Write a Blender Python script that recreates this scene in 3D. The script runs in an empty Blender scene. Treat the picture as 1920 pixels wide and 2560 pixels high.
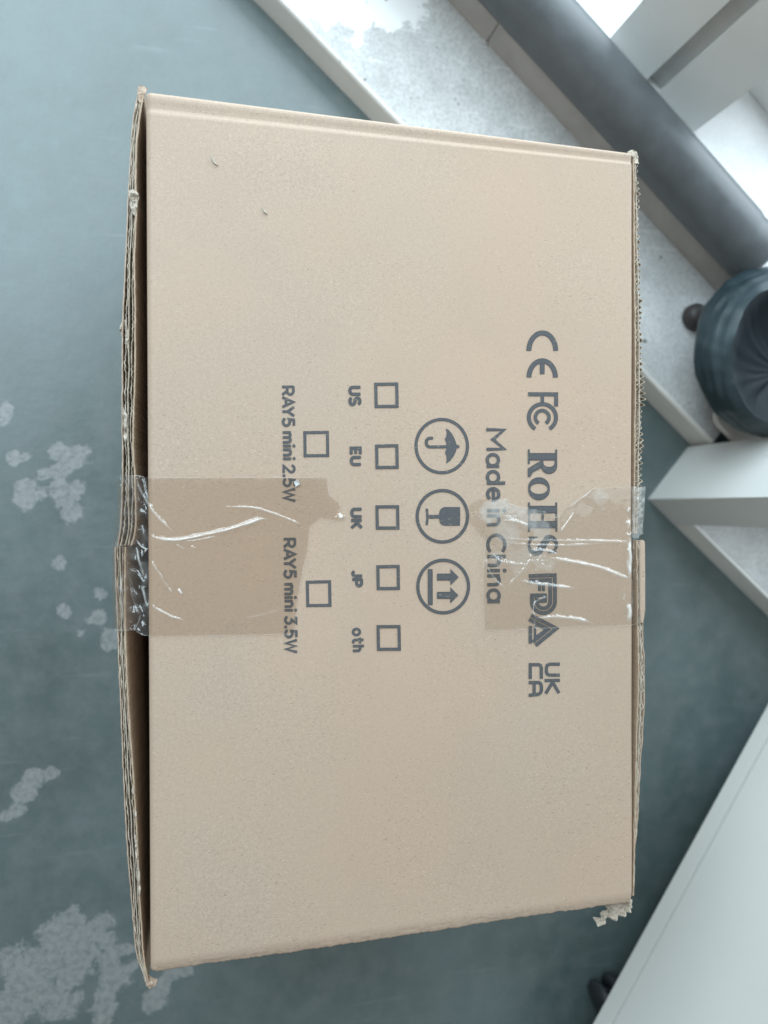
import bpy, math, random
import numpy as np
from mathutils import Matrix, Vector, noise

random.seed(7); np.random.seed(7)
scene = bpy.context.scene
COL = scene.collection

# ------------------------------------------------------------------ camera
H = 0.25                                    # height of the box top above the floor
CAM_POS = np.array([-0.1153576, 0.0142961, 0.4031099 + H])
CAM_ROT = np.array([[0.97039518, 0.00444076, -0.24148183],
                    [-0.00264974, 0.99996653, 0.00774104],
                    [0.24150812, -0.00687200, 0.97037446]])
FPX = 1850.0                                # focal length in pixels of a 1920 x 2560 picture
cd = bpy.data.cameras.new('camera'); cam = bpy.data.objects.new('camera', cd); COL.objects.link(cam)
cd.sensor_fit = 'VERTICAL'; cd.sensor_height = 36.0; cd.lens = FPX / 2560 * 36
cd.clip_start = 0.01; cd.clip_end = 100
cd.dof.use_dof = True; cd.dof.focus_distance = 0.425; cd.dof.aperture_fstop = 5.2
mw = Matrix(CAM_ROT.tolist()).to_4x4(); mw.translation = Vector(CAM_POS.tolist()); cam.matrix_world = mw
scene.camera = cam
scene.render.resolution_x = 768; scene.render.resolution_y = 1024

# ------------------------------------------------------------------ room light
w = bpy.data.worlds.new('World'); scene.world = w; w.use_nodes = True
bg = w.node_tree.nodes['Background']
bg.inputs[0].default_value = (1.0, 0.97, 0.92, 1); bg.inputs[1].default_value = 0.29

LA = np.array([-0.069, 0.454]); LT = np.array([0.7563, -0.6542]); LN = np.array([0.6542, 0.7563])
def led(s, d, z):                            # the frame of the window ledge: along it, across it towards the window
    q = LA + LT * s + LN * d
    return (float(q[0]), float(q[1]), float(z))

def area(name, loc, target, sx, sy, power, col):
    l = bpy.data.lights.new(name, 'AREA'); l.shape = 'RECTANGLE'; l.size = sx; l.size_y = sy
    l.energy = power; l.color = col
    o = bpy.data.objects.new(name, l); COL.objects.link(o); o.location = loc
    d = Vector(target) - Vector(loc); o.rotation_euler = d.to_track_quat('-Z', 'Y').to_euler()
    return o
area('window_light', led(-0.10, 0.50, 0.46), led(-0.08, 0.0, 0.30), 1.8, 0.72, 22.5, (0.77, 0.91, 1.0))
area('room_light', (-1.0, 1.15, 1.8), (0.0, 0.0, 0.1), 1.8, 1.7, 58, (0.74, 0.91, 1.0))

scene.view_settings.view_transform = 'Standard'; scene.view_settings.look = 'None'
scene.view_settings.gamma = 1.0; scene.view_settings.use_curve_mapping = False
scene.view_settings.exposure = 0.06
scene.render.engine = 'CYCLES'
scene.cycles.transparent_max_bounces = 24

# ------------------------------------------------------------------ helpers
def at(px, py, z):
    """points of the photograph's pixels on the horizontal plane at height z (arrays welcome)"""
    px = np.asarray(px, float); py = np.asarray(py, float)
    c = np.stack([(px - 960) / FPX, -(py - 1280) / FPX, -np.ones_like(px)], -1)
    d = c @ CAM_ROT.T
    t = (z - CAM_POS[2]) / d[..., 2]
    return CAM_POS + d * t[..., None]

def obj(name, V, F, mat, parent=None, smooth=False, attr=None):
    me = bpy.data.meshes.new(name)
    me.from_pydata([tuple(map(float, v)) for v in V], [], [tuple(int(i) for i in f) for f in F]); me.update()
    if mat: me.materials.append(mat)
    if smooth: me.polygons.foreach_set('use_smooth', [True] * len(me.polygons))
    if attr:
        for k, a in attr.items():
            at_ = me.attributes.new(k, 'FLOAT', 'POINT'); at_.data.foreach_set('value', np.asarray(a, np.float32).ravel())
    o = bpy.data.objects.new(name, me); COL.objects.link(o)
    if parent is not None:
        o.parent = parent
        o.matrix_parent_inverse = Matrix.Translation(-root_loc(parent))
    return o
def root_loc(p): return Vector(p.location) if p.type == 'EMPTY' else Vector((0, 0, 0))
def thing(name, label, cat, loc):
    o = bpy.data.objects.new(name, None); COL.objects.link(o); o.location = loc
    o.empty_display_size = 0.02; o['label'] = label; o['category'] = cat
    bpy.context.view_layer.update()
    return o
def tag(o, label, cat, group=None):
    o['label'] = label; o['category'] = cat
    if group: o['group'] = group
def structure(o): o['kind'] = 'structure'; return o

class MB:
    def __init__(s): s.V = []; s.F = []; s.A = []
    def add(s, V, F, A=None):
        b = len(s.V); s.V += [tuple(v) for v in V]; s.F += [tuple(i + b for i in f) for f in F]
        s.A += list(A) if A is not None else [0.0] * len(V)
    def prism(s, poly, z0, z1, frame=None, bev=0.0):
        """upright prism over a plan polygon (counter-clockwise), with a small top bevel"""
        n = len(poly); P = np.array(poly, float); c = P.mean(0)
        rings = [(P, z0)]
        if bev > 0:
            e = []
            for i in range(n):
                a, b, d = P[i - 1], P[i], P[(i + 1) % n]
                u = (b - a) / np.linalg.norm(b - a); v = (d - b) / np.linalg.norm(d - b)
                nn = np.array([-u[1], u[0]]) + np.array([-v[1], v[0]]); L = nn / max(1e-6, nn @ nn) * 2
                e.append(L)
            e = np.array(e)
            for k in range(4):
                a_ = k / 3 * math.pi / 2
                rings.append((P + e * bev * (1 - math.cos(a_)), z1 - bev + bev * math.sin(a_)))
        else: rings.append((P, z1))
        V = []; F = []
        for Q, z in rings:
            for q in Q: V.append(frame(q[0], q[1], z) if frame else (q[0], q[1], z))
        for r in range(len(rings) - 1):
            for i in range(n):
                j = (i + 1) % n; F.append((r * n + i, r * n + j, (r + 1) * n + j, (r + 1) * n + i))
        F.append(tuple(range(n - 1, -1, -1))); F.append(tuple((len(rings) - 1) * n + i for i in range(n)))
        s.add(V, F)
    def build(s, name, mat, parent=None, smooth=False, attr=None):
        return obj(name, s.V, s.F, mat, parent, smooth, {attr: s.A} if attr else None)

def rect(a0, a1, b0, b1): return [(a0, b0), (a1, b0), (a1, b1), (a0, b1)]

# ------------------------------------------------------------------ materials
def mat(name):
    m = bpy.data.materials.new(name); m.use_nodes = True
    nt = m.node_tree; b = nt.nodes['Principled BSDF']
    return m, nt, b
def N(nt, t, **kw):
    n = nt.nodes.new(t)
    for k, v in kw.items():
        if k.startswith('i_'): n.inputs[k[2:].replace('_', ' ')].default_value = v
        else: setattr(n, k, v)
    return n
def noise_tex(nt, scale, detail=2.0, rough=0.5, vec=None, w=0.0, dist=0.0):
    n = N(nt, 'ShaderNodeTexNoise', noise_dimensions='4D')
    n.inputs['Scale'].default_value = scale; n.inputs['Detail'].default_value = detail
    n.inputs['Roughness'].default_value = rough; n.inputs['W'].default_value = w; n.inputs['Distortion'].default_value = dist
    if vec is not None: nt.links.new(vec, n.inputs['Vector'])
    return n
def ramp(nt, src, stops, interp='LINEAR'):
    r = N(nt, 'ShaderNodeValToRGB'); r.color_ramp.interpolation = interp
    e = r.color_ramp.elements
    while len(e) < len(stops): e.new(0.5)
    for k, (p, c) in enumerate(stops):
        e[k].position = p; e[k].color = (c, c, c, 1) if isinstance(c, (int, float)) else (*c, 1)
    nt.links.new(src, r.inputs[0]); return r.outputs[0]
def mix(nt, fac, a, b, blend='MIX'):
    m = N(nt, 'ShaderNodeMix', data_type='RGBA', blend_type=blend)
    for s, v in ((m.inputs[0], fac), (m.inputs[6], a), (m.inputs[7], b)):
        if hasattr(v, 'is_linked'): nt.links.new(v, s)
        elif isinstance(v, (int, float)): s.default_value = v if s.type == 'VALUE' else (v, v, v, 1)
        else: s.default_value = (*v, 1)
    return m.outputs[2]
def math_(nt, op, a, b=0.0, clamp=False):
    m = N(nt, 'ShaderNodeMath', operation=op, use_clamp=clamp)
    for s, v in ((m.inputs[0], a), (m.inputs[1], b)):
        if hasattr(v, 'is_linked'): nt.links.new(v, s)
        else: s.default_value = v
    return m.outputs[0]
def bump(nt, b, h, strength, dist):
    n = N(nt, 'ShaderNodeBump'); n.inputs['Strength'].default_value = strength; n.inputs['Distance'].default_value = dist
    nt.links.new(h, n.inputs['Height']); nt.links.new(n.outputs[0], b.inputs['Normal'])
def objco(nt): return N(nt, 'ShaderNodeTexCoord').outputs['Object']
def mapped(nt, scale, rot=(0, 0, 0)):
    mp = N(nt, 'ShaderNodeMapping'); mp.inputs['Scale'].default_value = scale; mp.inputs['Rotation'].default_value = rot
    nt.links.new(objco(nt), mp.inputs['Vector']); return mp.outputs[0]

def kraft_color(nt, base, amp=1.0):
    co = objco(nt)
    g = noise_tex(nt, 1500, 3, 0.65, co)
    c = mix(nt, ramp(nt, g.outputs[0], [(0.30, 0.0), (0.72, 1.0)]), tuple(x * (1 - 0.20 * amp) for x in base), tuple(min(1, x * (1 + 0.17 * amp)) for x in base))
    g2 = noise_tex(nt, 520, 3, 0.7, co, 6.0)
    c = mix(nt, ramp(nt, g2.outputs[0], [(0.42, 0.55), (0.58, 0.0)]), c, tuple(x * 0.86 for x in base))
    big = noise_tex(nt, 9, 3, 0.6, co, 3.1)
    c = mix(nt, ramp(nt, big.outputs[0], [(0.35, 0.0), (0.70, 0.75)]), c, (base[0] * 1.02, base[1] * 0.945, base[2] * 0.90))
    b3 = noise_tex(nt, 26, 5, 0.65, co, 13.0)
    c = mix(nt, ramp(nt, b3.outputs[0], [(0.50, 0.0), (0.72, 0.35)]), c, tuple(x * 0.86 for x in base))
    # long dark and pale fibres, in two directions
    for rot, w_, st, col in (((0, 0, 0.5), 1.0, 0.672, (base[0] * .50, base[1] * .45, base[2] * .40)), ((0, 0, -0.9), 5.0, 0.68, (base[0] * .52, base[1] * .48, base[2] * .44)),
                             ((0, 0, 1.3), 9.0, 0.68, (min(1, base[0] * 1.35), min(1, base[1] * 1.38), min(1, base[2] * 1.42)))):
        f = noise_tex(nt, 1.0, 1.0, 0.4, mapped(nt, (520, 1700, 900), rot), w_)
        c = mix(nt, ramp(nt, f.outputs[0], [(st, 0.0), (st + 0.06, 0.62)]), c, col)
    return c, g.outputs[0]
def kraft(name, base, rough=0.62, bs=0.25):
    m, nt, b = mat(name); c, g = kraft_color(nt, base)
    nt.links.new(c, b.inputs['Base Color']); b.inputs['Roughness'].default_value = rough
    b.inputs['Specular IOR Level'].default_value = 0.5
    bump(nt, b, g, bs, 0.0003); return m
M_KRAFT = kraft('kraft_board', (0.476, 0.370, 0.286))
M_KRAFT_IN = kraft('kraft_board_inside', (0.47, 0.36, 0.26))
M_EDGE = kraft('cut_board_edge', (0.50, 0.44, 0.36), 0.85)
M_TORN = kraft('torn_board_pulp', (0.50, 0.45, 0.38), 0.9)

m, nt, b = mat('printing_ink')
at_n = N(nt, 'ShaderNodeAttribute', attribute_name='edge')
sp = noise_tex(nt, 1700, 3, 0.7, objco(nt), 2.0)
c = mix(nt, ramp(nt, sp.outputs[0], [(0.40, 0.0), (0.75, 1.0)]), (0.068, 0.074, 0.084), (0.135, 0.132, 0.128))
c = mix(nt, math_(nt, 'MULTIPLY', at_n.outputs['Fac'], 0.65), c, (0.036, 0.037, 0.040))
fl = noise_tex(nt, 1.0, 1.0, 0.4, mapped(nt, (420, 1300, 800), (0, 0, 0.5)), 1.7)
c = mix(nt, ramp(nt, fl.outputs[0], [(0.66, 0.0), (0.72, 0.5)]), c, (0.30, 0.25, 0.20))
nt.links.new(c, b.inputs['Base Color']); b.inputs['Roughness'].default_value = 0.6; b.inputs['Specular IOR Level'].default_value = 0.35
M_INK = m

def tape_mat(name, tint, rough):
    m = bpy.data.materials.new(name); m.use_nodes = True; nt = m.node_tree; nt.nodes.clear()
    out = N(nt, 'ShaderNodeOutputMaterial')
    tr = N(nt, 'ShaderNodeBsdfTransparent'); gl = N(nt, 'ShaderNodeBsdfGlossy'); gl.inputs['Roughness'].default_value = rough
    lw = N(nt, 'ShaderNodeLayerWeight'); lw.inputs['Blend'].default_value = 0.5      # thin film: the same mirror share from both sides
    fr = math_(nt, 'ADD', math_(nt, 'MULTIPLY', math_(nt, 'POWER', lw.outputs['Facing'], 5.0), 0.9), 0.10)
    hz = N(nt, 'ShaderNodeAttribute', attribute_name='milk_glint')  # milky film, plus window glints painted as diffuse white
    # pale where glue has not wetted the board and at painted glints, elsewhere tinted
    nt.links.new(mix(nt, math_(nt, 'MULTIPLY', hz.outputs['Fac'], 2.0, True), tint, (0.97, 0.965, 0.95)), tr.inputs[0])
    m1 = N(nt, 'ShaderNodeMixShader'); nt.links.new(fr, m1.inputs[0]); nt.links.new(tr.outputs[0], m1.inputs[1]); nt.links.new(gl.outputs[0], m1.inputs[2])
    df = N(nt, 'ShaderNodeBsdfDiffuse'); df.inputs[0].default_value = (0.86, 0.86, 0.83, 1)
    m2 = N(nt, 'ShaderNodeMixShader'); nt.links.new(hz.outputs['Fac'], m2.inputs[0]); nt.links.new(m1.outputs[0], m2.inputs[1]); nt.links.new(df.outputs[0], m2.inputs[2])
    nt.links.new(m2.outputs[0], out.inputs[0]); return m
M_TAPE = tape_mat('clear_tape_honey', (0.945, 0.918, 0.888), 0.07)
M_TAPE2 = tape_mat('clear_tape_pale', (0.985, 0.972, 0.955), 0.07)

# painted floor: grey green paint worn through to pale screed in patches
m, nt, b = mat('worn_floor_paint')
co = objco(nt)
n1 = noise_tex(nt, 7, 6, 0.62, co, 1.0); n2 = noise_tex(nt, 45, 5, 0.65, co, 4.0); n3 = noise_tex(nt, 260, 4, 0.7, co, 2.0)
c = mix(nt, ramp(nt, n1.outputs[0], [(0.34, 0.0), (0.66, 1.0)]), (0.060, 0.090, 0.088), (0.100, 0.142, 0.146))
c = mix(nt, ramp(nt, n2.outputs[0], [(0.42, 0.0), (0.72, 0.55)]), c, (0.150, 0.172, 0.176))
c = mix(nt, ramp(nt, n3.outputs[0], [(0.28, 0.22), (0.55, 0.0)]), c, (0.052, 0.070, 0.072))
pa = N(nt, 'ShaderNodeAttribute', attribute_name='bare')
n4 = noise_tex(nt, 38, 6, 0.62, co, 7.0)
n4b = noise_tex(nt, 170, 5, 0.7, co, 17.0)
fld = math_(nt, 'ADD', math_(nt, 'ADD', pa.outputs['Fac'], math_(nt, 'MULTIPLY', math_(nt, 'SUBTRACT', n4.outputs[0], 0.5), 1.6)), math_(nt, 'MULTIPLY', math_(nt, 'SUBTRACT', n4b.outputs[0], 0.5), 0.8))
msk0 = ramp(nt, fld, [(0.48, 0.0), (0.60, 1.0)])
n6 = noise_tex(nt, 210, 5, 0.7, co, 15.0)
msk = math_(nt, 'MULTIPLY', msk0, ramp(nt, n6.outputs[0], [(0.34, 0.25), (0.56, 1.0)]))
n5 = noise_tex(nt, 120, 4, 0.6, co, 9.0)
scr = mix(nt, n5.outputs[0], (0.26, 0.27, 0.275), (0.38, 0.385, 0.39))
c = mix(nt, math_(nt, 'MULTIPLY', msk, 0.66), c, scr)
sc1 = noise_tex(nt, 1.0, 3, 0.6, mapped(nt, (9, 120, 60), (0, 0, 0.9)), 21.0)
c = mix(nt, ramp(nt, sc1.outputs[0], [(0.62, 0.0), (0.70, 0.30)]), c, (0.21, 0.235, 0.24))
sc2 = noise_tex(nt, 1.0, 3, 0.6, mapped(nt, (13, 210, 60), (0, 0, -0.5)), 25.0)
c = mix(nt, ramp(nt, sc2.outputs[0], [(0.64, 0.0), (0.70, 0.22)]), c, (0.055, 0.07, 0.07))
gr = noise_tex(nt, 900, 3, 0.7, co, 31.0)
c = mix(nt, ramp(nt, gr.outputs[0], [(0.55, 0.0), (0.72, 0.35)]), c, (0.20, 0.22, 0.22))
c = mix(nt, ramp(nt, gr.outputs[0], [(0.28, 0.45), (0.42, 0.0)]), c, (0.04, 0.055, 0.055))
ds = noise_tex(nt, 330, 1, 0.4, co, 12.0)
c = mix(nt, ramp(nt, ds.outputs[0], [(0.80, 0.0), (0.82, 0.8)]), c, (0.05, 0.05, 0.045))
nt.links.new(c, b.inputs['Base Color'])
nt.links.new(ramp(nt, n2.outputs[0], [(0.3, 0.36), (0.7, 0.50)]), b.inputs['Roughness']); b.inputs['Specular IOR Level'].default_value = 0.9
bump(nt, b, math_(nt, 'ADD', n2.outputs[0], math_(nt, 'MULTIPLY', msk, -0.5)), 0.18, 0.002)
M_FLOOR = m

def concrete(name, lo, hi, bare_col, gk=1.0):
    m, nt, b = mat(name); co = objco(nt)
    a1 = noise_tex(nt, 16, 6, 0.65, co, 1.0); a2 = noise_tex(nt, 330, 5, 0.75, co, 3.0)
    c = mix(nt, ramp(nt, a1.outputs[0], [(0.33, 0.0), (0.68, 1.0)]), lo, hi)
    c = mix(nt, ramp(nt, a2.outputs[0], [(0.38, 0.5 * gk), (0.56, 0.0)]), c, tuple(x * 0.5 for x in lo))
    a3 = noise_tex(nt, 55, 5, 0.7, co, 19.0)
    c = mix(nt, ramp(nt, a3.outputs[0], [(0.50, 0.0), (0.70, 0.5 * gk)]), c, tuple(x * 0.72 for x in lo))
    pa = N(nt, 'ShaderNodeAttribute', attribute_name='bare')
    n4 = noise_tex(nt, 60, 5, 0.65, co, 7.0)
    f = math_(nt, 'ADD', pa.outputs['Fac'], math_(nt, 'MULTIPLY', math_(nt, 'SUBTRACT', n4.outputs[0], 0.5), 1.2))
    c = mix(nt, ramp(nt, f, [(0.50, 0.0), (0.56, 0.95)]), c, bare_col)
    sc = noise_tex(nt, 1.0, 2, 0.5, mapped(nt, (14, 160, 60), (0, 0, 0.2)), 5.0)
    c = mix(nt, ramp(nt, sc.outputs[0], [(0.64, 0.0), (0.70, 0.35)]), c, bare_col)
    ds = noise_tex(nt, 120, 1, 0.4, co, 12.0)
    c = mix(nt, ramp(nt, ds.outputs[0], [(0.74, 0.0), (0.77, 0.85)]), c, (0.08, 0.08, 0.075))
    nt.links.new(c, b.inputs['Base Color']); b.inputs['Roughness'].default_value = 0.7
    bump(nt, b, a2.outputs[0], 0.25, 0.001); return m
M_LEDGE = concrete('ledge_concrete', (0.48, 0.49, 0.485), (0.68, 0.69, 0.69), (0.80, 0.81, 0.81))
M_SILL = concrete('sill_concrete', (0.66, 0.67, 0.67), (0.78, 0.79, 0.79), (0.83, 0.83, 0.83), 0.25)

def plain(name, col, rough, spec=0.5, var=0.08, sc=30, bs=0.0, metallic=0.0, fleck=0.5):
    m, nt, b = mat(name); co = objco(nt)
    a = noise_tex(nt, sc, 4, 0.6, co, 2.0)
    c = mix(nt, ramp(nt, a.outputs[0], [(0.3, 0.0), (0.7, 1.0)]), tuple(x * (1 - var) for x in col), tuple(min(1, x * (1 + var)) for x in col))
    sm = noise_tex(nt, 150, 1, 0.4, co, 8.0)
    c = mix(nt, ramp(nt, sm.outputs[0], [(0.76, 0.0), (0.79, fleck)]), c, tuple(x * 0.45 for x in col))
    nt.links.new(c, b.inputs['Base Color'])
    nt.links.new(ramp(nt, a.outputs[0], [(0.3, rough * 0.85), (0.7, min(1, rough * 1.15))]), b.inputs['Roughness'])
    b.inputs['Specular IOR Level'].default_value = spec; b.inputs['Metallic'].default_value = metallic
    if bs: 
        h = noise_tex(nt, 500, 3, 0.6, co, 1.0); bump(nt, b, h.outputs[0], bs, 0.0006)
    return m
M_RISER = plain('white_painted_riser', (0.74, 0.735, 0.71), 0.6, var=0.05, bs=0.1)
M_RISER2 = plain('brown_grey_step_riser', (0.36, 0.345, 0.33), 0.6, var=0.12, bs=0.15)  # brown grey, much darker than the lower riser
M_PIPE = plain('dusty_grey_pipe', (0.082, 0.092, 0.098), 0.42, 0.5, var=0.16, sc=60, bs=0.12)
M_FRAME = plain('white_coated_frame', (0.72, 0.73, 0.71), 0.42, 0.4, var=0.03, sc=12)
M_GROOVE = plain('frame_groove_grey', (0.46, 0.47, 0.46), 0.6, 0.3, var=0.08, sc=40)  # greyer than the frame around it
M_WHITE = plain('white_board', (0.62, 0.635, 0.62), 0.5, 0.4, var=0.02, sc=10)
M_CAB = plain('white_cabinet_laminate', (0.66, 0.665, 0.635), 0.55, 0.35, var=0.025, sc=6, bs=0.10, fleck=0.0)
M_CABIN = plain('cabinet_joint', (0.16, 0.17, 0.165), 0.7, 0.2)
M_RUBBER = plain('black_caster_plastic', (0.022, 0.026, 0.030), 0.45, 0.4)
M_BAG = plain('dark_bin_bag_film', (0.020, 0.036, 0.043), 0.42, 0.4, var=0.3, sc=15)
M_BAGIN = plain('bin_bag_shaded_inside', (0.010, 0.0155, 0.019), 0.6, 0.2, var=0.3, sc=15)  # same film made darker, shade of the hollow put into the colour
M_BIN = plain('dark_bin_plastic', (0.018, 0.020, 0.022), 0.5, 0.4)
M_PEDAL = plain('dark_pedal_plastic', (0.035, 0.030, 0.030), 0.5, 0.4)

# ------------------------------------------------------------------ the setting: floor, ledge, step, sill
def bare_field(X, Y, blobs, z):
    f = np.zeros_like(X)
    for px, py, r in blobs:
        c = at(px, py, z); e = at(px + r, py, z); R = np.linalg.norm(e - c) * 1.15
        f = np.maximum(f, 1.0 - np.hypot(X - c[0], Y - c[1]) / R * 0.5)
    return np.clip(f, 0, 1)
FLOOR_BLOBS = [(178,1150,34),(160,1175,24),(166,1234,34),(190,1215,24),(171,1280,26),(145,1128,22),(195,1130,20),
  (63,1224,30),(95,1240,22),(70,1255,18),(39,1147,22),(65,1143,16),(7,1036,22),(18,1020,14),(108,1181,13),(145,1412,20),(248,1482,15),
  (241,1545,22),(225,1550,14),(159,1525,15),(275,1600,22),(205,1582,12),
  (84,1940,26),(60,1985,30),(49,2025,26),(127,1934,18),(140,1928,10),(11,2040,16),
  (179,2318,46),(244,2322,40),(262,2350,26),(136,2381,62),(54,2430,66),(206,2385,48),(90,2400,50),(81,2490,52),(40,2500,50),(135,2520,42),(180,2440,30),(271,2395,22),(285,2380,18),
  (320,2370,18),(300,2380,14),(298,2440,40),(266,2472,28),(325,2420,20),(380,2503,30),(395,2480,20),(404,2463,20),(428,2436,22),(466,2425,16),(255,2539,28),(270,2520,18),(200,2490,14),
  (20,2540,50)]
xs = np.unique(np.concatenate([np.linspace(-4, -0.5, 12), np.arange(-0.5, 0.02, 0.004), np.linspace(0.02, 0.9, 20), np.linspace(0.9, 4, 8)]))
ys = np.unique(np.concatenate([np.linspace(-4, -0.62, 10), np.arange(-0.62, 0.2, 0.004), np.linspace(0.2, 4, 20)]))
def grid(xs, ys, zf, flip=False):
    X, Y = np.meshgrid(xs, ys); Z = zf(X, Y)
    V = np.stack([X, Y, Z], -1).reshape(-1, 3); nx = len(xs); ny = len(ys)
    i, j = np.meshgrid(np.arange(nx - 1), np.arange(ny - 1)); a = (j * nx + i).ravel()
    return V, np.stack([a, a + 1, a + nx + 1, a + nx], -1), X, Y
V, F, X, Y = grid(xs, ys, lambda x, y: x * 0)
structure(obj('floor', V, F, M_FLOOR, attr={'bare': bare_field(X, Y, FLOOR_BLOBS, 0.0)}))

def sheet_led(s0, s1, d0, d1, z, res, blobs):
    S, D = np.meshgrid(np.arange(s0, s1 + res, res), np.arange(d0, d1 + res / 2, res))
    P = LA + S[..., None] * LT + D[..., None] * LN
    V = np.concatenate([P, np.full(S.shape + (1,), z)], -1).reshape(-1, 3)
    nx = S.shape[1]; i, j = np.meshgrid(np.arange(nx - 1), np.arange(S.shape[0] - 1)); a = (j * nx + i).ravel()
    return V, np.stack([a, a + 1, a + nx + 1, a + nx], -1), bare_field(P[..., 0], P[..., 1], blobs, z).ravel()
LEDGE_BLOBS = [(800,10,50),(880,15,50),(960,15,50),(1020,10,45),(900,35,34),(960,35,30),(890,102,15),(820,35,30),(745,15,30),(720,5,30)]
# lower ledge: concrete top on a painted riser
mb = MB(); mb.prism(rect(-1.6, 0.58, 0.004, 0.1155), 0.0, 0.0295, led, 0.0)
ledge = structure(mb.build('concrete_ledge', M_LEDGE))
V, F, A = sheet_led(-0.5, 0.5785, 0.0035, 0.1155, 0.030, 0.004, LEDGE_BLOBS)
obj('ledge_top', V, F, M_LEDGE, ledge, attr={'bare': A})
mb = MB()
# riser face with a softly rounded nosing
prof = [(0.0, 0.0), (0.0, 0.0262), (0.0004, 0.0280), (0.0014, 0.0293), (0.0036, 0.0300), (0.006, 0.0296), (0.006, 0.0)]
ss = np.arange(-1.6, 0.5801, 0.02)
V = []; F = []
for k, s in enumerate(ss):
    wob = 0.0006 * noise.noise((s * 9, 1.3, 0))
    for d, z in prof: V.append(led(s, d + wob, z))
n = len(prof)
for k in range(len(ss) - 1):
    for i in range(n - 1): F.append((k * n + i, (k + 1) * n + i, (k + 1) * n + i + 1, k * n + i + 1))
F.append(tuple((len(ss) - 1) * n + i for i in range(n)))
obj('painted_riser', V, F, M_RISER, ledge, smooth=False)
# upper step under the pipe, and the sill behind it
mb = MB(); mb.prism(rect(-1.6, 1.4, 0.1175, 0.60), 0.0, 0.0585, led)
step = structure(mb.build('window_sill', M_SILL))
V, F, A = sheet_led(-0.6, 1.2, 0.117, 0.45, 0.0592, 0.01, [])
obj('sill_top', V, F, M_SILL, step, attr={'bare': A})
V = []; F = []
prof = [(0.1145, 0.028), (0.1145, 0.0570), (0.1150, 0.0585), (0.1165, 0.0594), (0.120, 0.0597), (0.1235, 0.0592)]
cuts = [-1.6, 0.171, 0.1716, 1.4]
n = len(prof)
for s0, s1 in ((-1.6, 0.1705), (0.1718, 1.4)):
    ss = np.linspace(s0, s1, 60); b0 = len(V)
    for s in ss:
        for d, z in prof: V.append(led(s, d + 0.0005 * noise.noise((s * 14, 7, 0)), z))
    for k in range(len(ss) - 1):
        for i in range(n - 1): F.append((b0 + k * n + i, b0 + (k + 1) * n + i, b0 + (k + 1) * n + i + 1, b0 + k * n + i + 1))
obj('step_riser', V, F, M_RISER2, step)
# short plinth that carries the white post
mb = MB(); mb.prism(rect(0.6165, 1.1, -0.0698, -0.004), 0.0, 0.0295, led)
pl = structure(mb.build('concrete_plinth', M_LEDGE))
V, F, A = sheet_led(0.6165, 1.1, -0.0700, -0.004, 0.030, 0.01, [])
obj('plinth_top', V, F, M_LEDGE, pl, attr={'bare': A})
mb = MB(); mb.prism(rect(0.6162, 1.1, -0.0738, -0.0702), 0.0, 0.0302, led, 0.001)
mb.build('painted_riser', M_RISER, pl)

# ------------------------------------------------------------------ grey pipe along the sill
r = 0.026; cdn, cz = 0.1255, 0.0597 + r
ss = np.concatenate([np.arange(-1.2, 0.40, 0.02), np.arange(0.40, 0.478, 0.0025)]); K = 48; V = []; F = []
for s in ss:
    crease = sum(a * math.exp(-((s - p0) / wd) ** 2) for p0, a, wd in ((0.452, -0.0011, 0.004), (0.464, 0.0006, 0.004), (0.476, -0.0006, 0.003)))
    for k in range(K):
        a = 2 * math.pi * k / K
        rr = r + crease * max(0, math.cos(a - 0.8)) + 0.0003 * noise.noise((s * 6, math.cos(a), math.sin(a)))
        V.append(led(s, cdn + rr * math.cos(a), cz + rr * math.sin(a)))
for i in range(len(ss) - 1):
    for k in range(K): F.append((i * K + k, i * K + (k + 1) % K, (i + 1) * K + (k + 1) % K, (i + 1) * K + k))
F.append(tuple(range(K))); F.append(tuple((len(ss) - 1) * K + k for k in range(K - 1, -1, -1)))
o = obj('grey_pipe', V, F, M_PIPE, smooth=True); tag(o, 'thick dark grey pipe lying along the bright window sill', 'pipe')

# ------------------------------------------------------------------ window frame: mullion with a groove, bottom rail
wf = thing('window_frame', 'white window frame with grooved upright standing on the sill', 'window frame', led(0.305, 0.22, 0.0595))
mb = MB(); mb.prism(rect(0.2495, 0.2985, 0.1840, 0.2560), 0.0596, 1.5, led); mb.build('mullion_profile', M_FRAME, wf)
mb = MB(); mb.prism(rect(0.3137, 0.3625, 0.1840, 0.2560), 0.0596, 1.5, led); mb.build('mullion_profile', M_FRAME, wf)
mb = MB(); mb.prism(rect(0.2986, 0.3136, 0.1900, 0.2500), 0.0596, 1.5, led); mb.build('groove_strip', M_GROOVE, wf)
mb = MB(); mb.prism(rect(0.3626, 1.2, 0.2585, 0.310), 0.0596, 0.096, led, 0.001); mb.build('bottom_rail', M_FRAME, wf)
mb = MB(); mb.prism(rect(-1.2, 0.2494, 0.2585, 0.310), 0.0596, 0.096, led, 0.001); mb.build('bottom_rail', M_FRAME, wf)

# ------------------------------------------------------------------ white post, white board, bin
wp = thing('white_post', 'white square post with sharp corner standing on the floor beside the plinth', 'post', led(0.596, -0.039, 0))
mb = MB(); mb.prism(rect(0.5766, 0.6156, -0.0740, -0.0042), 0.0, 0.9, led); mb.build('shaft', M_WHITE, wp)
mb = MB(); mb.prism(rect(0.5750, 0.6170, -0.0755, -0.0027), 0.9005, 0.906, led, 0.001); mb.build('cap', M_WHITE, wp)

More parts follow.
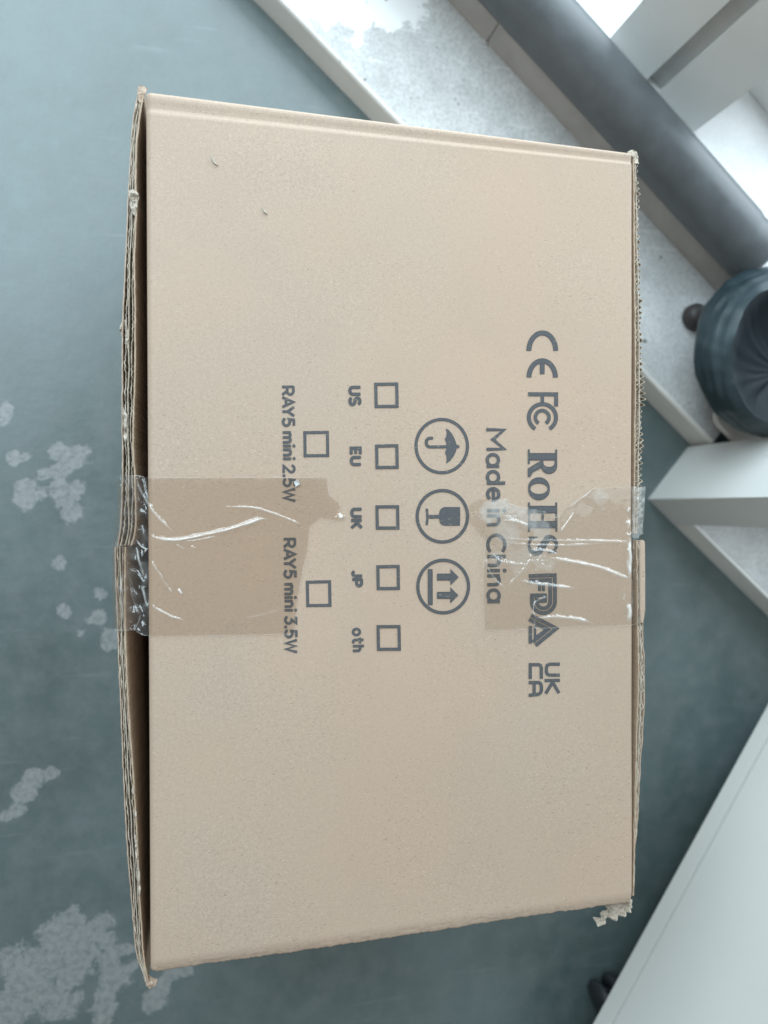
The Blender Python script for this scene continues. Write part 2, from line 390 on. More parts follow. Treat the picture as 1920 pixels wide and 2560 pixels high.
zb = 0.0588
pts = []
for k in range(7):                                        # rounded near corner
    a = math.pi + k / 6 * math.pi / 2; pts.append((0.5485 + 0.012 + 0.012 * math.cos(a), 0.0018 + 0.012 + 0.012 * math.sin(a)))
poly = pts + [(0.76, 0.0018), (0.76, 0.112), (0.5485, 0.112)]
wbd = thing('white_board', 'white board with rounded corner and small hole under the dark bin', 'board', led(0.66, 0.05, 0.0306))
mb = MB(); mb.prism(poly, zb - 0.006, zb, led, 0.0012); mb.build('plate', M_WHITE, wbd)
for s0_ in (0.556, 0.735):
    mb = MB(); mb.prism(rect(s0_, s0_ + 0.018, 0.05, 0.10), 0.0004 if s0_ > 0.6 else 0.0304, zb - 0.0062, led); mb.build('foot', M_WHITE, wbd)
hq = at(1808, 1036, zb)
mb = MB(); mb.prism([(hq[0] + 0.0028 * math.cos(a), hq[1] + 0.0048 * math.sin(a)) for a in np.linspace(0, 2 * math.pi, 13)[:-1]], zb - 0.001, zb + 0.0004)
mb.build('screw_hole', M_GROOVE, wbd)

bn = thing('waste_bin', 'dark waste bin lined with a glossy dark plastic bag, standing on the white board', 'bin', led(0.55, 0.07, zb))
def ring(cs, cd_, r_, z, K, pl=0.0, seed=0.0, fold=0.0):
    out = []
    for k in range(K):
        a = 2 * math.pi * k / K
        q = r_ * (1 + pl * noise.noise((math.cos(a) * 2.5 + seed, math.sin(a) * 2.5, z * 12)) + 0.5 * pl * noise.noise((math.cos(a) * 9, math.sin(a) * 9 + seed, z * 25)))
        q += fold * (math.sin(5 * a + z * 330 + 2 * math.sin(a * 2)) + 0.7 * math.sin(9 * a + z * 610) + 0.5 * math.sin(3 * a - z * 250))
        q *= 1 + 0.07 * max(0, math.cos(a - 2.6)) ** 2 - 0.20 * max(0, math.cos(a + 0.85)) ** 2
        out.append(led(cs + q * math.cos(a), cd_ + q * math.sin(a), z + pl * 0.04 * noise.noise((math.cos(a) * 5, math.sin(a) * 5, seed + 3))))
    return out
def loft(rings, cap0=True, cap1=False):
    K = len(rings[0]); V = [v for r_ in rings for v in r_]; F = []
    for i in range(len(rings) - 1):
        for k in range(K): F.append((i * K + k, i * K + (k + 1) % K, (i + 1) * K + (k + 1) % K, (i + 1) * K + k))
    if cap0: F.append(tuple(range(K - 1, -1, -1)))
    if cap1: F.append(tuple((len(rings) - 1) * K + k for k in range(K)))
    return V, F
V, F = loft([ring(0.55, 0.07, 0.050, zb + 0.0014, 48), ring(0.55, 0.068, 0.056, 0.08, 48), ring(0.549, 0.06, 0.060, 0.10, 48)], True, False)
obj('bucket', V, F, M_BIN, bn, smooth=True)
B = 160; rings = []
for k in range(30):                                       # skirt of the bag drawn over the bucket, with folds running round it
    t_ = k / 29; z_ = 0.0625 + 0.0695 * t_
    kz_ = [0, .2, .52, .8, 1]; cs_ = np.interp(t_, kz_, [.55, .549, .546, .547, .549]); cd2 = np.interp(t_, kz_, [.07, .066, .056, .050, .046]); r_ = np.interp(t_, kz_, [.064, .074, .0815, .0765, .0672])
    r_ += 0.00035 * math.sin(k * 1.7) * t_ + 0.0002 * math.sin(k * 2.9 + 1)
    rings.append(ring(cs_, cd2, r_, z_, B, 0.030, 1 + 2.2 * t_, 0.00055))
V, F = loft(rings, False, False)
obj('bin_bag', V, F, M_BAG, bn, smooth=True)
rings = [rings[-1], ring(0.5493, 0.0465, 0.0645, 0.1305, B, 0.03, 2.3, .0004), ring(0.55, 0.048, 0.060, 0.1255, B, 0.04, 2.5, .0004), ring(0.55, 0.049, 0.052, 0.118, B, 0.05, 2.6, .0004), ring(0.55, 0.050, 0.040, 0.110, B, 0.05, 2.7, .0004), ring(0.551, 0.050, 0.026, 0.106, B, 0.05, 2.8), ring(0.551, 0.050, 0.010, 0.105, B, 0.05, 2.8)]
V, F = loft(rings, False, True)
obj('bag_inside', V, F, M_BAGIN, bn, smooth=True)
kq = at(1740, 790, 0.038)
V, F = loft([[(kq[0] + a_ * math.cos(t_), kq[1] + a_ * math.sin(t_), z_) for t_ in np.linspace(0, 2 * math.pi, 25)[:-1]] for a_, z_ in ((0.010, 0.0302), (0.0118, 0.034), (0.0115, 0.041), (0.009, 0.0455), (0.004, 0.047))], True, True)
o = obj('round_knob', V, F, M_PEDAL, None, smooth=True); tag(o, 'small dark round knob on the ledge beside the bin', 'knob')

# ------------------------------------------------------------------ white drawer cabinet on casters
ca = np.array([0.41667, -0.17856]); cb = np.array([0.22926, -0.45642]); cu = (cb - ca) / np.linalg.norm(cb - ca); cn = np.array([-cu[1], cu[0]])
if cn[0] < 0: cn = -cn
def cabf(s, d, z):
    q = ca + cu * s + cn * d; return (float(q[0]), float(q[1]), float(z))
cab = thing('drawer_cabinet', 'pale greenish white drawer cabinet on black casters with a thin front joint', 'cabinet', cabf(0.2, 0.2, 0))
S0, S1 = -0.03, 0.47
mb = MB(); mb.prism([(S0, 0.0), (S0, 0.42), (S1, 0.42), (S1, 0.0)], 0.05, 0.0672, cabf, 0.0); mb.build('bottom_rail', M_CAB, cab)
mb = MB(); mb.prism([(S0 + .002, 0.0045), (S0 + .002, 0.42), (S1 - .002, 0.42), (S1 - .002, 0.0045)], 0.0674, 0.56, cabf, 0.0); mb.build('body', M_CABIN, cab)
for z0, z1 in ((0.0697, 0.30), (0.3018, 0.548)):
    mb = MB(); mb.prism([(S0, 0.0003), (S0, 0.0036), (S1, 0.0036), (S1, 0.0003)], z0, z1, cabf, 0.0); mb.build('drawer_front', M_CAB, cab)
mb = MB(); mb.prism([(S0 - .002, -0.002), (S0 - .002, 0.422), (S1 + .002, 0.422), (S1 + .002, -0.002)], 0.5605, 0.58, cabf, 0.001); mb.build('top', M_CAB, cab)
def caster(s, d, yaw):
    cw, sw = math.cos(yaw), math.sin(yaw)
    hub = np.array([s, d])
    V = []; F = []; K = 28
    def P(lx, ly, z): return cabf(hub[0] + lx * cw - ly * sw, hub[1] + lx * sw + ly * cw, z)
    mbw = MB()
    for side in (-1, 1):
        prof = [(0.0195, 0.003), (0.0218, 0.005), (0.0222, 0.009), (0.0200, 0.0125), (0.012, 0.0138), (0.003, 0.0138)]
        rings = [[P(r_ * math.cos(a), side * y_, 0.0223 + r_ * math.sin(a)) for a in np.linspace(0, 2 * math.pi, K + 1)[:-1]] for r_, y_ in prof]
        v, f = loft(rings, True, True); mbw.add(v, f)
    wheel = mbw.build('caster', M_RUBBER, cab, smooth=True)
    mbf = MB(); mbf.prism([(-0.012, -0.0022), (0.020, -0.0022), (0.020, 0.0022), (-0.012, 0.0022)], 0.020, 0.0465, lambda x, y, z: P(x, y, z))
    mbf.prism([(0.014 * math.cos(a) + 0.004, 0.014 * math.sin(a)) for a in np.linspace(0, 2 * math.pi, 21)[:-1]], 0.0455, 0.0498, lambda x, y, z: P(x, y, z))
    mbf.build('fork', M_RUBBER, wheel)
caster(0.318, 0.030, 0.9); caster(0.012, 0.062, 0.4); caster(0.318, 0.38, 2.0); caster(0.02, 0.38, 1.4)

# ------------------------------------------------------------------ the cardboard box
HW, HL = 0.14148, 0.23
box = thing('cardboard_box', 'large battered kraft cardboard box with black shipping print and clear tape', 'box', (0, 0, 0))

def undul(x, y):
    return 0.00035 * np.sin(x * 31 + 1.0) * np.cos(y * 17 - 0.6) + 0.0002 * np.sin(y * 41 + x * 23)
def panel_z(x, y):
    """upper face of the top panel: nearly flat, a double score line along the folded far edge"""
    wdt = 0.0106 - (x + HW) / (2 * HW) * 0.0036
    q = (HL - y) / wdt
    kx = np.array([-0.2, 0.0, 0.06, 0.16, 0.28, 0.42, 0.62, 0.80, 0.92, 1.02, 1.14, 1.3, 100])
    kz = np.array([-2.6, -1.9, -1.0, -0.45, -0.28, -0.36, -0.66, -0.80, -0.55, -0.14, 0.03, 0.0, 0.0]) * 0.001
    z = np.interp(q, kx, kz)
    z = z - 0.0022 * np.clip(1 - (x + HW) / 0.0030, 0, 1) ** 2                 # left fold
    z = z - 0.0006 * np.clip(1 - (HW - x) / 0.0016, 0, 1) ** 2                 # right edge
    z = z - 0.0016 * np.clip(1 - (y + HL) / 0.0075, 0, 1) ** 2                 # near edge rolls down
    return H + z + undul(x, y) * np.clip((HL - y) / 0.03, 0, 1)
def rag(x, f, a, sd): return np.array([a * noise.noise((float(v) * f, sd, 0.3)) for v in np.ravel(x)]).reshape(np.shape(x))

xs = np.unique(np.concatenate([np.linspace(-HW, -HW + 0.004, 12), np.arange(-HW + 0.004, HW - 0.003, 0.0012), np.linspace(HW - 0.003, HW, 8)]))
ys = np.unique(np.concatenate([np.linspace(-HL, -HL + 0.009, 14), np.arange(-HL + 0.009, HL - 0.015, 0.0025), np.linspace(HL - 0.015, HL, 70)]))
X, Y = np.meshgrid(xs, ys)
edge = rag(xs, 190, 0.00055, 2.0) + rag(xs, 700, 0.00045, 5.0) + rag(xs, 30, 0.0006, 9.0)
wn = np.clip(1 - (Y + HL) / 0.006, 0, 1); Y2 = Y + edge[None, :] * wn
Z = panel_z(X, Y)
fuzz = np.array([[noise.noise((x * 400, y * 400, 0)) for x in xs] for y in ys[:6]]) * 0.0003
Z[:6] += fuzz
V = np.stack([X, Y2, Z], -1).reshape(-1, 3); nx = len(xs); ny = len(ys)
i, j = np.meshgrid(np.arange(nx - 1), np.arange(ny - 1)); a = (j * nx + i).ravel()
F = np.stack([a, a + 1, a + nx + 1, a + nx], -1).tolist()
# board thickness: skirt down and underside
per = list(range(nx)) + [k * nx + nx - 1 for k in range(1, ny)] + [(ny - 1) * nx + k for k in range(nx - 2, -1, -1)] + [k * nx for k in range(ny - 2, 0, -1)]
V = V.tolist(); b0 = len(V)
for k in per: V.append((V[k][0], V[k][1], H - 0.0052))
n = len(per)
for k in range(n): F.append((per[k], b0 + k, b0 + (k + 1) % n, per[(k + 1) % n]))
F.append(tuple(b0 + k for k in range(n - 1, -1, -1)))
panel = obj('top_panel', V, F, M_KRAFT, box, smooth=True)

def slab(name, x0, x1, y0, y1, z0, z1, m=M_KRAFT):
    mb = MB(); mb.prism(rect(x0, x1, y0, y1), z0, z1); return mb.build(name, m, box)
slab('side_panel', -HW + 0.001, HW - 0.001, HL - 0.0060, HL - 0.0010, 0.0056, H - 0.0054)
slab('side_panel', -HW + 0.001, HW - 0.001, -HL + 0.0030, -HL + 0.0080, 0.0056, H - 0.0054)
slab('bottom_panel', -HW + 0.001, HW - 0.001, -HL + 0.001, HL - 0.001, 0.0004, 0.0054)
slab('inner_flap', -HW + 0.0006, -HW + 0.0050, -HL + 0.009, HL - 0.007, 0.0056, H - 0.0054)
slab('inner_flap', HW - 0.0050, HW - 0.0006, -HL + 0.009, HL - 0.007, 0.0056, H - 0.0054)

# ---- end flaps: double wall board seen on its cut edge
def path(pts, z, step=0.0005):
    P = at([p_[0] for p_ in pts], [p_[1] for p_ in pts], z)
    o_ = np.argsort(P[:, 1]); ys_ = np.arange(P[:, 1].min(), P[:, 1].max(), step)
    # smooth the traced line a little
    xs_ = np.interp(ys_, P[o_, 1], P[o_, 0]); k = 25
    pad = np.concatenate([np.full(k, xs_[0]), xs_, np.full(k, xs_[-1])])
    return ys_, np.convolve(pad, np.hanning(2 * k + 1) / np.hanning(2 * k + 1).sum(), 'valid')
def sheet(mb, xs_, ys_, zt, zbot, th, lean=None):
    n_ = len(xs_); zt = np.broadcast_to(zt, (n_,)); V = []; F = []
    ln = np.zeros(n_) if lean is None else lean * min(1.0, (H - zbot) / 0.05)
    for k in range(n_):
        V += [(xs_[k] + ln[k] - th / 2, ys_[k], zbot), (xs_[k] - th / 2, ys_[k], zt[k]), (xs_[k] + th / 2, ys_[k], zt[k]), (xs_[k] + ln[k] + th / 2, ys_[k], zbot)]
    for k in range(n_ - 1):
        for i_ in range(3): F.append((4 * k + i_, 4 * k + i_ + 1, 4 * k + 4 + i_ + 1, 4 * k + 4 + i_))
    F.append((0, 1, 2, 3)); e = 4 * (n_ - 1); F.append((e + 3, e + 2, e + 1, e))
    mb.add(V, F)
def nz(ys_, f, a, sd): return np.array([a * noise.noise((float(y) * f, sd, 1.7)) for y in ys_])
def flap(outer, inner, zt, side, sd, amp=1.0, torn=0.0, leanf=0.0):
    """outer / inner: traced cut edge of the flap; side +1 = right end of the box, -1 = left end"""
    ys_, xo = path(outer, zt); yi, xi0 = path(inner, zt); xi = np.interp(ys_, yi, xi0)
    lean = leanf * ((-side * 0 + (HW if side > 0 else -HW)) + side * 0.0012 - xi)      # the flap leans out at its free edge
    ZL = H - 0.05
    f_ = MB()                                                     # inner liner: the big tan sheet
    jag = nz(ys_, 900, 0.00012, sd) + nz(ys_, 250, 0.00018, sd + 3)
    sheet(f_, xi + jag, ys_, zt + nz(ys_, 160, 0.0006, sd + 1), ZL, 0.0007, lean); sheet(f_, xi + jag + lean, ys_, ZL - 0.0001, 0.004, 0.0007)
    fl = f_.build('end_flap', M_KRAFT_IN, box)
    o_ = MB(); jag = nz(ys_, 900, 0.00013, sd + 7) + nz(ys_, 220, 0.0002, sd + 9)
    sheet(o_, xo + jag, ys_, zt - torn - 0.0005 + nz(ys_, 170, 0.0008, sd + 2), ZL, 0.0005, lean); sheet(o_, xo + jag + lean, ys_, ZL - 0.0001, 0.004, 0.0005); o_.build('outer_liner', M_KRAFT, fl)
    mid = xi + (xo - xi) * (0.5 + nz(ys_, 60, 0.10, sd + 4)); t_ = np.abs(xo - xi)
    m_ = MB(); sheet(m_, mid + nz(ys_, 800, 0.00015, sd + 5), ys_, zt - 0.0004 + nz(ys_, 150, 0.0010, sd + 6), H - 0.05, 0.00045, lean); m_.build('middle_liner', M_EDGE, fl)
    for q_, a_b in ((0.25, 0.62), (0.76, 1.0)):
        per_ = 0.0036 if q_ > 0.5 else 0.0029
        ph = ys_ / per_ * 2 * np.pi + nz(ys_, 70, 2.2, sd + 11 + q_)
        a_ = t_ * 0.20 * amp * a_b * np.clip(1 + nz(ys_, 110, 1.1, sd + 13 + q_), 0.15, 1.6)
        u_ = MB(); sheet(u_, xi + (xo - xi) * q_ + a_ * np.sin(ph) + nz(ys_, 600, 0.00025, sd + 15) + t_ * nz(ys_, 90, 0.16, sd + 19 + q_), ys_, zt - 0.0010 + nz(ys_, 200, 0.0020, sd + 17 + q_), H - 0.045, 0.00042, lean)
        u_.build('fluting', M_EDGE, fl)
    return fl
ZF = H - 0.003
LU_O = [(349,214),(338,262),(331,306),(326,390),(321,474),(315,623),(307,781),(305,876),(306,945),(304,1041),(307,1137),(305,1234),(301,1330),(297,1350),(291,1364)]
LU_I = [(360,232),(353,265),(345,320),(340,370),(338.5,474),(342,505),(340,544),(335,655),(338,781),(337,876),(337,945),(333,1041),(332,1137),(337,1186),(340,1330),(336,1350),(322,1364)]
LL_O = [(288,1366),(287,1378),(289,1427),(292,1523),(296,1619),(298,1680),(301,1743),(307,1906),(317,2109),(327,2231),(341,2394),(366,2455)]
LL_I = [(314,1366),(312,1378),(312,1427),(312,1523),(313,1600),(319,1743),(333,1946),(341,2068),(347.5,2231),(358,2394),(370,2452)]
RU_O = [(1592,380),(1597,430),(1600,520),(1605,700),(1608,800),(1610,900),(1611,960),(1614,985),(1609,1050),(1607,1216),(1605,1290),(1598,1335)]
RU_I = [(1584,392),(1584.5,430),(1585,520),(1587,700),(1588,800),(1589,900),(1589,985),(1588,1050),(1587,1216),(1587,1290),(1586,1335)]
RL_O = [(1603,1349),(1606.5,1360),(1607,1450),(1607,1552),(1610,1612),(1613,1690),(1612,1762),(1608,1840),(1602,1912),(1594,2070),(1587,2137),(1588,2200),(1585,2240)]
RL_I = [(1590,1349),(1592,1360),(1593,1450),(1594,1552),(1596,1612),(1597,1690),(1595,1762),(1592,1840),(1590,1912),(1586,2070),(1584.5,2137),(1584,2200),(1583,2240)]
flap(LU_O, LU_I, ZF, -1, 1.0, 0.11, leanf=0.75)
flap(LL_O, LL_I, ZF, -1, 21.0, 0.05, leanf=0.42)
flap(RU_O, RU_I, ZF, 1, 41.0, 1.15, torn=0.004)
flap(RL_O, RL_I, ZF, 1, 61.0, 0.3)
# tan folded lip on the right lower flap
P = at([1601, 1601.5, 1602, 1602], [1350, 1380, 1460, 1556], ZF); V = []; F = []
yy = np.linspace(P[0, 1], P[3, 1], 60)
for k, y in enumerate(yy):
    xw = np.interp(-y, -P[:, 1], P[:, 0]); wd = 0.0019 * min(1, 0.45 + (yy[0] - y) / 0.002) * (1 - 0.55 * max(0, (k - 50) / 10))
    for q in range(7):
        a_ = math.pi * q / 6; V.append((xw + wd * 0.5 - wd * math.cos(a_), y, ZF + 0.0002 + 0.0011 * math.sin(a_)))
for k in range(59):
    for q in range(6): F.append((7 * k + q, 7 * k + q + 1, 7 * k + 8 + q, 7 * k + 7 + q))
obj('folded_lip', V, F, M_KRAFT, box, smooth=True)

# ---- torn paper scraps
def scrap(name, outline, z, rough, sd, sub=14, m=M_TORN, tilt=0.0):
    """crumpled piece: outline in picture pixels, filled by a fan grid and pushed about"""
    P = at([p_[0] for p_ in outline], [p_[1] for p_ in outline], z); n_ = len(P)
    # densify
    D = []
    for k in range(n_):
        for q in range(5): D.append(P[k] + (P[(k + 1) % n_] - P[k]) * q / 5)
    D = np.array(D); c_ = D.mean(0); V = []; F = []; R = 8
    for r_ in range(R):
        for k in range(len(D)):
            p_ = c_ + (D[k] - c_) * ((r_ + 1) / R); e = noise.noise_vector(Vector(p_) * 260 + Vector((sd, 0, 0))) * 1.0
            e2 = noise.noise_vector(Vector(p_) * 700 + Vector((0, sd, 0)))
            V.append((p_[0] + e[0] * rough * .25 + e2[0] * rough * .15, p_[1] + e[1] * rough * .25 + e2[1] * rough * .15, p_[2] + e[2] * rough + e2[2] * rough * 0.4))
    V.append((c_[0], c_[1], c_[2] + rough * 0.3)); n_ = len(D); ci = len(V) - 1
    for k in range(n_): F.append((ci, k, (k + 1) % n_))
    for r_ in range(R - 1):
        for k in range(n_): F.append((r_ * n_ + k, (r_ + 1) * n_ + k, (r_ + 1) * n_ + (k + 1) % n_, r_ * n_ + (k + 1) % n_))
    o = obj(name, V, F, m, box)
    md = o.modifiers.new('s', 'SOLIDIFY'); md.thickness = 0.0004
    return o
o = scrap('torn_paper', [(1525,2252),(1521,2274),(1501,2292),(1491,2304),(1496,2312),(1506,2303),(1527,2299),(1553,2293),(1574,2278),(1582,2250),(1560,2244)], H - 0.009, 0.0055, 3.0)
o['label'] = 'pale crumpled torn paper at the corner'
scrap('torn_paper', [(362,2428),(392,2448),(391,2459),(374,2472),(366,2462)], H - 0.006, 0.002, 8.0, m=M_KRAFT)
scrap('torn_paper', [(345,228),(347,216),(354,213),(368,220),(364,232),(361,256),(352,262),(346,250)], H - 0.0042, 0.0016, 12.0, m=M_KRAFT)
scrap('torn_paper', [(1568,381),(1580,376),(1590,380),(1596,392),(1594,412),(1584,410),(1582,398)], H - 0.0036, 0.0018, 16.0, m=M_EDGE)
scrap('torn_paper', [(321,478),(340,478),(347,495),(344,520),(336,540),(326,515)], H - 0.0038, 0.0030, 19.0)
scrap('torn_paper', [(309,780),(300,812),(298,828),(306,846),(310,830)], H - 0.006, 0.0022, 23.0)
scrap('torn_paper', [(314,800),(322,830),(320,870),(315,850)], H - 0.0035, 0.0018, 27.0)
scrap('torn_paper', [(308,1015),(318,1040),(316,1110),(309,1090)], H - 0.0035, 0.0022, 31.0)
scrap('torn_paper', [(338,2085),(343,2110),(341,2150),(337,2120)], H - 0.0028, 0.0012, 35.0)
scrap('torn_paper', [(343,2140),(350,2190),(349,2240),(344,2200)], H - 0.0028, 0.0014, 37.0)
scrap('torn_paper', [(332,1970),(336,1975),(335,1986),(331,1982)], H - 0.0022, 0.0008, 39.0)
scrap('torn_paper', [(337,2025),(341,2030),(341,2050),(337,2044)], H - 0.0022, 0.0008, 41.0)
# two small nicks in the face
def nick(px, py, ln, ang, sd):
    c_ = at(px, py, H); mb = MB(); ca_, sa_ = math.cos(ang), math.sin(ang); V = []; F = []
    for k in range(9):
        t_ = k / 8; u_ = (t_ - 0.5) * ln; b_ = 0.25 * ln * (t_ - .5) ** 2 * 4
        wd = 0.0011 * math.sin(math.pi * min(1, t_ * .9 + .1)) + 0.0002
        for q, hz_ in ((0.0, 0.00005), (0.45, 0.0009), (1.0, 0.0005)):
            lx, ly = u_, b_ + q * wd
            x_, y_ = c_[0] + lx * ca_ - ly * sa_, c_[1] + lx * sa_ + ly * ca_
            V.append((x_, y_, float(panel_z(np.array(x_), np.array(y_))) + hz_ + 0.0001 * noise.noise((k * 1.7, q, sd))))
    for k in range(8):
        for q in range(2): F.append((3 * k + q, 3 * k + q + 1, 3 * k + 4 + q, 3 * k + 3 + q))
    obj('surface_tear', V, F, M_TORN, panel)
nick(531, 406, 0.0058, -1.0, 1.0); nick(658, 531, 0.0042, -0.9, 2.0)

# ------------------------------------------------------------------ print on the top panel
INKZ = [0.0]
def face_pts(P, dz):
    Q = at(P[:, 0], P[:, 1], H); z = panel_z(Q[:, 0], Q[:, 1]) + dz
    return np.stack([Q[:, 0], Q[:, 1], z], -1)
class Ink(MB):
    def next(s): INKZ[0] = (INKZ[0] + 0.000012) % 0.0002; return 0.00016 + INKZ[0]
    def stroke(s, P, wd, closed=False, cap=0.22):
        """flat band of width wd (pixels) along a pixel polyline, with soft corners"""
        P = np.array(P, float); wd = np.broadcast_to(np.asarray(wd, float), (len(P),)).copy()
        ok = np.ones(len(P), bool); ok[1:] = np.linalg.norm(np.diff(P, axis=0), axis=1) > 0.05
        P = P[ok]; wd = wd[ok]; n_ = len(P)
        T = np.zeros_like(P)
        for k in range(n_):
            a_ = P[k - 1] if (k > 0 or closed) else None; b_ = P[(k + 1) % n_] if (k < n_ - 1 or closed) else None
            ua = (P[k] - a_) / np.linalg.norm(P[k] - a_) if a_ is not None else None
            ub = (b_ - P[k]) / np.linalg.norm(b_ - P[k]) if b_ is not None else None
            if ua is None: t_ = ub; f_ = 1
            elif ub is None: t_ = ua; f_ = 1
            else:
                t_ = ua + ub; L_ = np.linalg.norm(t_); t_ = t_ / L_ if L_ > 1e-6 else ub; f_ = min(1.9, 1 / max(0.1, L_ / 2))
            T[k] = np.array([-t_[1], t_[0]]) * f_
        lat = [-1, -0.62, 0.62, 1]; ed = [1, 0, 0, 1]; V = []; A = []; F = []
        rows = []
        def row(c_, nrm, w_, e_all=None):
            rows.append([c_ + nrm * w_ / 2 * l_ for l_ in lat]); A.extend(ed if e_all is None else [e_all] * 4)
        if not closed and cap > 0:
            d_ = P[0] - P[1]; d_ /= np.linalg.norm(d_)
            row(P[0] + d_ * wd[0] * cap, T[0], wd[0] * 0.72, 1); row(P[0] + d_ * wd[0] * cap * .55, T[0], wd[0] * 0.95)
        for k in range(n_): row(P[k], T[k], wd[k])
        if not closed and cap > 0:
            d_ = P[-1] - P[-2]; d_ /= np.linalg.norm(d_)
            row(P[-1] + d_ * wd[-1] * cap * .55, T[-1], wd[-1] * 0.95); row(P[-1] + d_ * wd[-1] * cap, T[-1], wd[-1] * 0.72, 1)
        V = np.array(rows).reshape(-1, 2); m_ = len(rows)
        for k in range(m_ if closed else m_ - 1):
            for q in range(3): F.append((4 * k + q, 4 * ((k + 1) % m_) + q, 4 * ((k + 1) % m_) + q + 1, 4 * k + q + 1))
        s.add(face_pts(V, s.next()), F, A)
    def poly(s, P, outline=2.2):
        P = np.array(P, float)
        s.add(face_pts(P, s.next()), [tuple(range(len(P)))], [0.0] * len(P))
        if outline: s.stroke(np.vstack([P]), outline, closed=True)
    def dot(s, c_, r_): s.poly([(c_[0] + r_ * math.cos(a), c_[1] + r_ * math.sin(a)) for a in np.linspace(0, 2 * math.pi, 17)[:-1]], 0)
def arc(cx, cy, rx, ry, a0, a1, n_=18):
    return [(cx + rx * math.cos(math.radians(a)), cy + ry * math.sin(math.radians(a))) for a in np.linspace(a0, a1, n_)]
# letters as centre lines, (u along the line of text, v up), capital height 1
G = {}
G['R'] = (0.62, [[(0, 0), (0, 1)], [(0, 1), (.34, 1)] + arc(.34, .71, .28, .29, 90, -90) + [(.0, .42)], [(.32, .42), (.62, 0)]])
G['A'] = (0.76, [[(0, 0), (.38, 1.0), (.76, 0)], [(.15, .30), (.61, .30)]])
G['Y'] = (0.70, [[(0, 1), (.35, .46), (.70, 1)], [(.35, .46), (.35, 0)]])
G['5'] = (0.56, [[(.52, 1), (.10, 1), (.06, .56)] + arc(.26, .31, .30, .31, 118, -150, 20)])
G['2'] = (0.54, [arc(.27, .72, .27, .28, 165, -30, 16) + [(.02, 0), (.56, 0)]])
G['3'] = (0.54, [[(.03, 1), (.50, 1), (.24, .60)] + arc(.24, .30, .29, .30, 80, -150, 18)])
G['.'] = (0.0, [('dot', 0, 0.02)])
G['m'] = (0.80, [[(0, 0), (0, .66)], [(0, .36)] + arc(.20, .44, .20, .22, 180, 0, 12) + [(.40, 0)], [(.40, .36)] + arc(.60, .44, .20, .22, 180, 0, 12) + [(.80, 0)]])
G['n'] = (0.44, [[(0, 0), (0, .66)], [(0, .36)] + arc(.22, .44, .22, .22, 180, 0, 12) + [(.44, 0)]])
G['i'] = (0.0, [[(0, 0), (0, .66)], ('dot', 0, 0.98)])
G['W'] = (0.96, [[(0, 1), (.24, 0), (.48, .92), (.72, 0), (.96, 1)]])
G['U'] = (0.58, [[(0, 1), (0, .32)] + arc(.29, .30, .29, .30, 180, 360, 16) + [(.58, 1)]])
G['S'] = (0.56, [arc(.28, .75, .26, .25, 30, 250, 16) + arc(.28, .25, .28, .25, 75, -150, 16)])
G['E'] = (0.46, [[(.46, 1), (0, 1), (0, 0), (.46, 0)], [(0, .5), (.42, .5)]])
G['K'] = (0.56, [[(0, 0), (0, 1)], [(.54, 1), (.02, .40)], [(.20, .58), (.56, 0)]])
G['J'] = (0.40, [[(.40, 1), (.40, .27)] + arc(.20, .25, .20, .25, 0, -150, 12)])
G['P'] = (0.54, [[(0, 0), (0, 1)], [(0, 1), (.27, 1)] + arc(.27, .71, .28, .29, 90, -90) + [(0, .42)]])
G['o'] = (0.58, [('ring', arc(.29, .33, .29, .33, 0, 345, 24))])
G['t'] = (0.44, [[(.16, .96), (.16, .20)] + arc(.34, .18, .18, .18, 180, 270, 7) + [(.44, 0.0)], [(0, .66), (.44, .66)]])
G['h'] = (0.44, [[(0, 0), (0, 1)], [(0, .36)] + arc(.22, .44, .22, .22, 180, 0, 12) + [(.44, 0)]])
G['M'] = (0.98, [[(0, 0), (0.02, 1), (.49, .34), (.96, 1), (.98, 0)]])
G['a'] = (0.58, [('ring', arc(.28, .33, .28, .33, 0, 345, 24)), [(.58, .66), (.58, 0)]])
G['d'] = (0.58, [('ring', arc(.28, .33, .28, .33, 0, 345, 24)), [(.58, 1), (.58, 0)]])
G['e'] = (0.58, [[(.02, .34), (.57, .34)] + arc(.29, .33, .28, .33, 6, 318, 22)])
G['C'] = (0.80, [arc(.48, .5, .48, .5, 48, 312, 26)])
def text_line(name, txt, p0, p1, cap, wd, label, gap=0.30, kern=None):
    """txt from p0 to p1 (pixel corners at the baseline), cap = capital height in pixels"""
    ik = Ink(); p0 = np.array(p0, float); p1 = np.array(p1, float)
    pos = 0.0; spots = []
    for k, ch in enumerate(txt):
        if ch == ' ': pos += 0.26; continue
        spots.append((ch, pos)); g_ = gap + (kern or {}).get(txt[k:k + 2], 0); pos += G[ch][0] + g_
    total = pos - gap; e = p1 - p0; Lp = np.linalg.norm(e); e /= Lp; up = np.array([e[1], -e[0]])
    su = (Lp - wd) / total; sv = cap - wd; org = p0 + e * wd / 2 + up * wd / 2
    f_ = lambda P_, x0: [tuple(org + e * (u_ + x0) * su + up * v_ * sv) for u_, v_ in P_]
    for ch, x0 in spots:
        for st in G[ch][1]:
            if isinstance(st, tuple) and st[0] == 'dot': ik.dot(f_([(st[1], st[2])], x0)[0], wd * 0.60)
            elif isinstance(st, tuple): ik.stroke(f_(st[1], x0), wd, closed=True)
            else: ik.stroke(f_(st, x0), wd)
    o = ik.build(name, M_INK, panel, attr='edge'); o['label'] = label; return o
KR = {'RA': -0.06, 'AY': -0.26, 'Y5': -0.06, '2.': -0.02, '.5': -0.02, '5W': -0.04, '3.': -0.02}
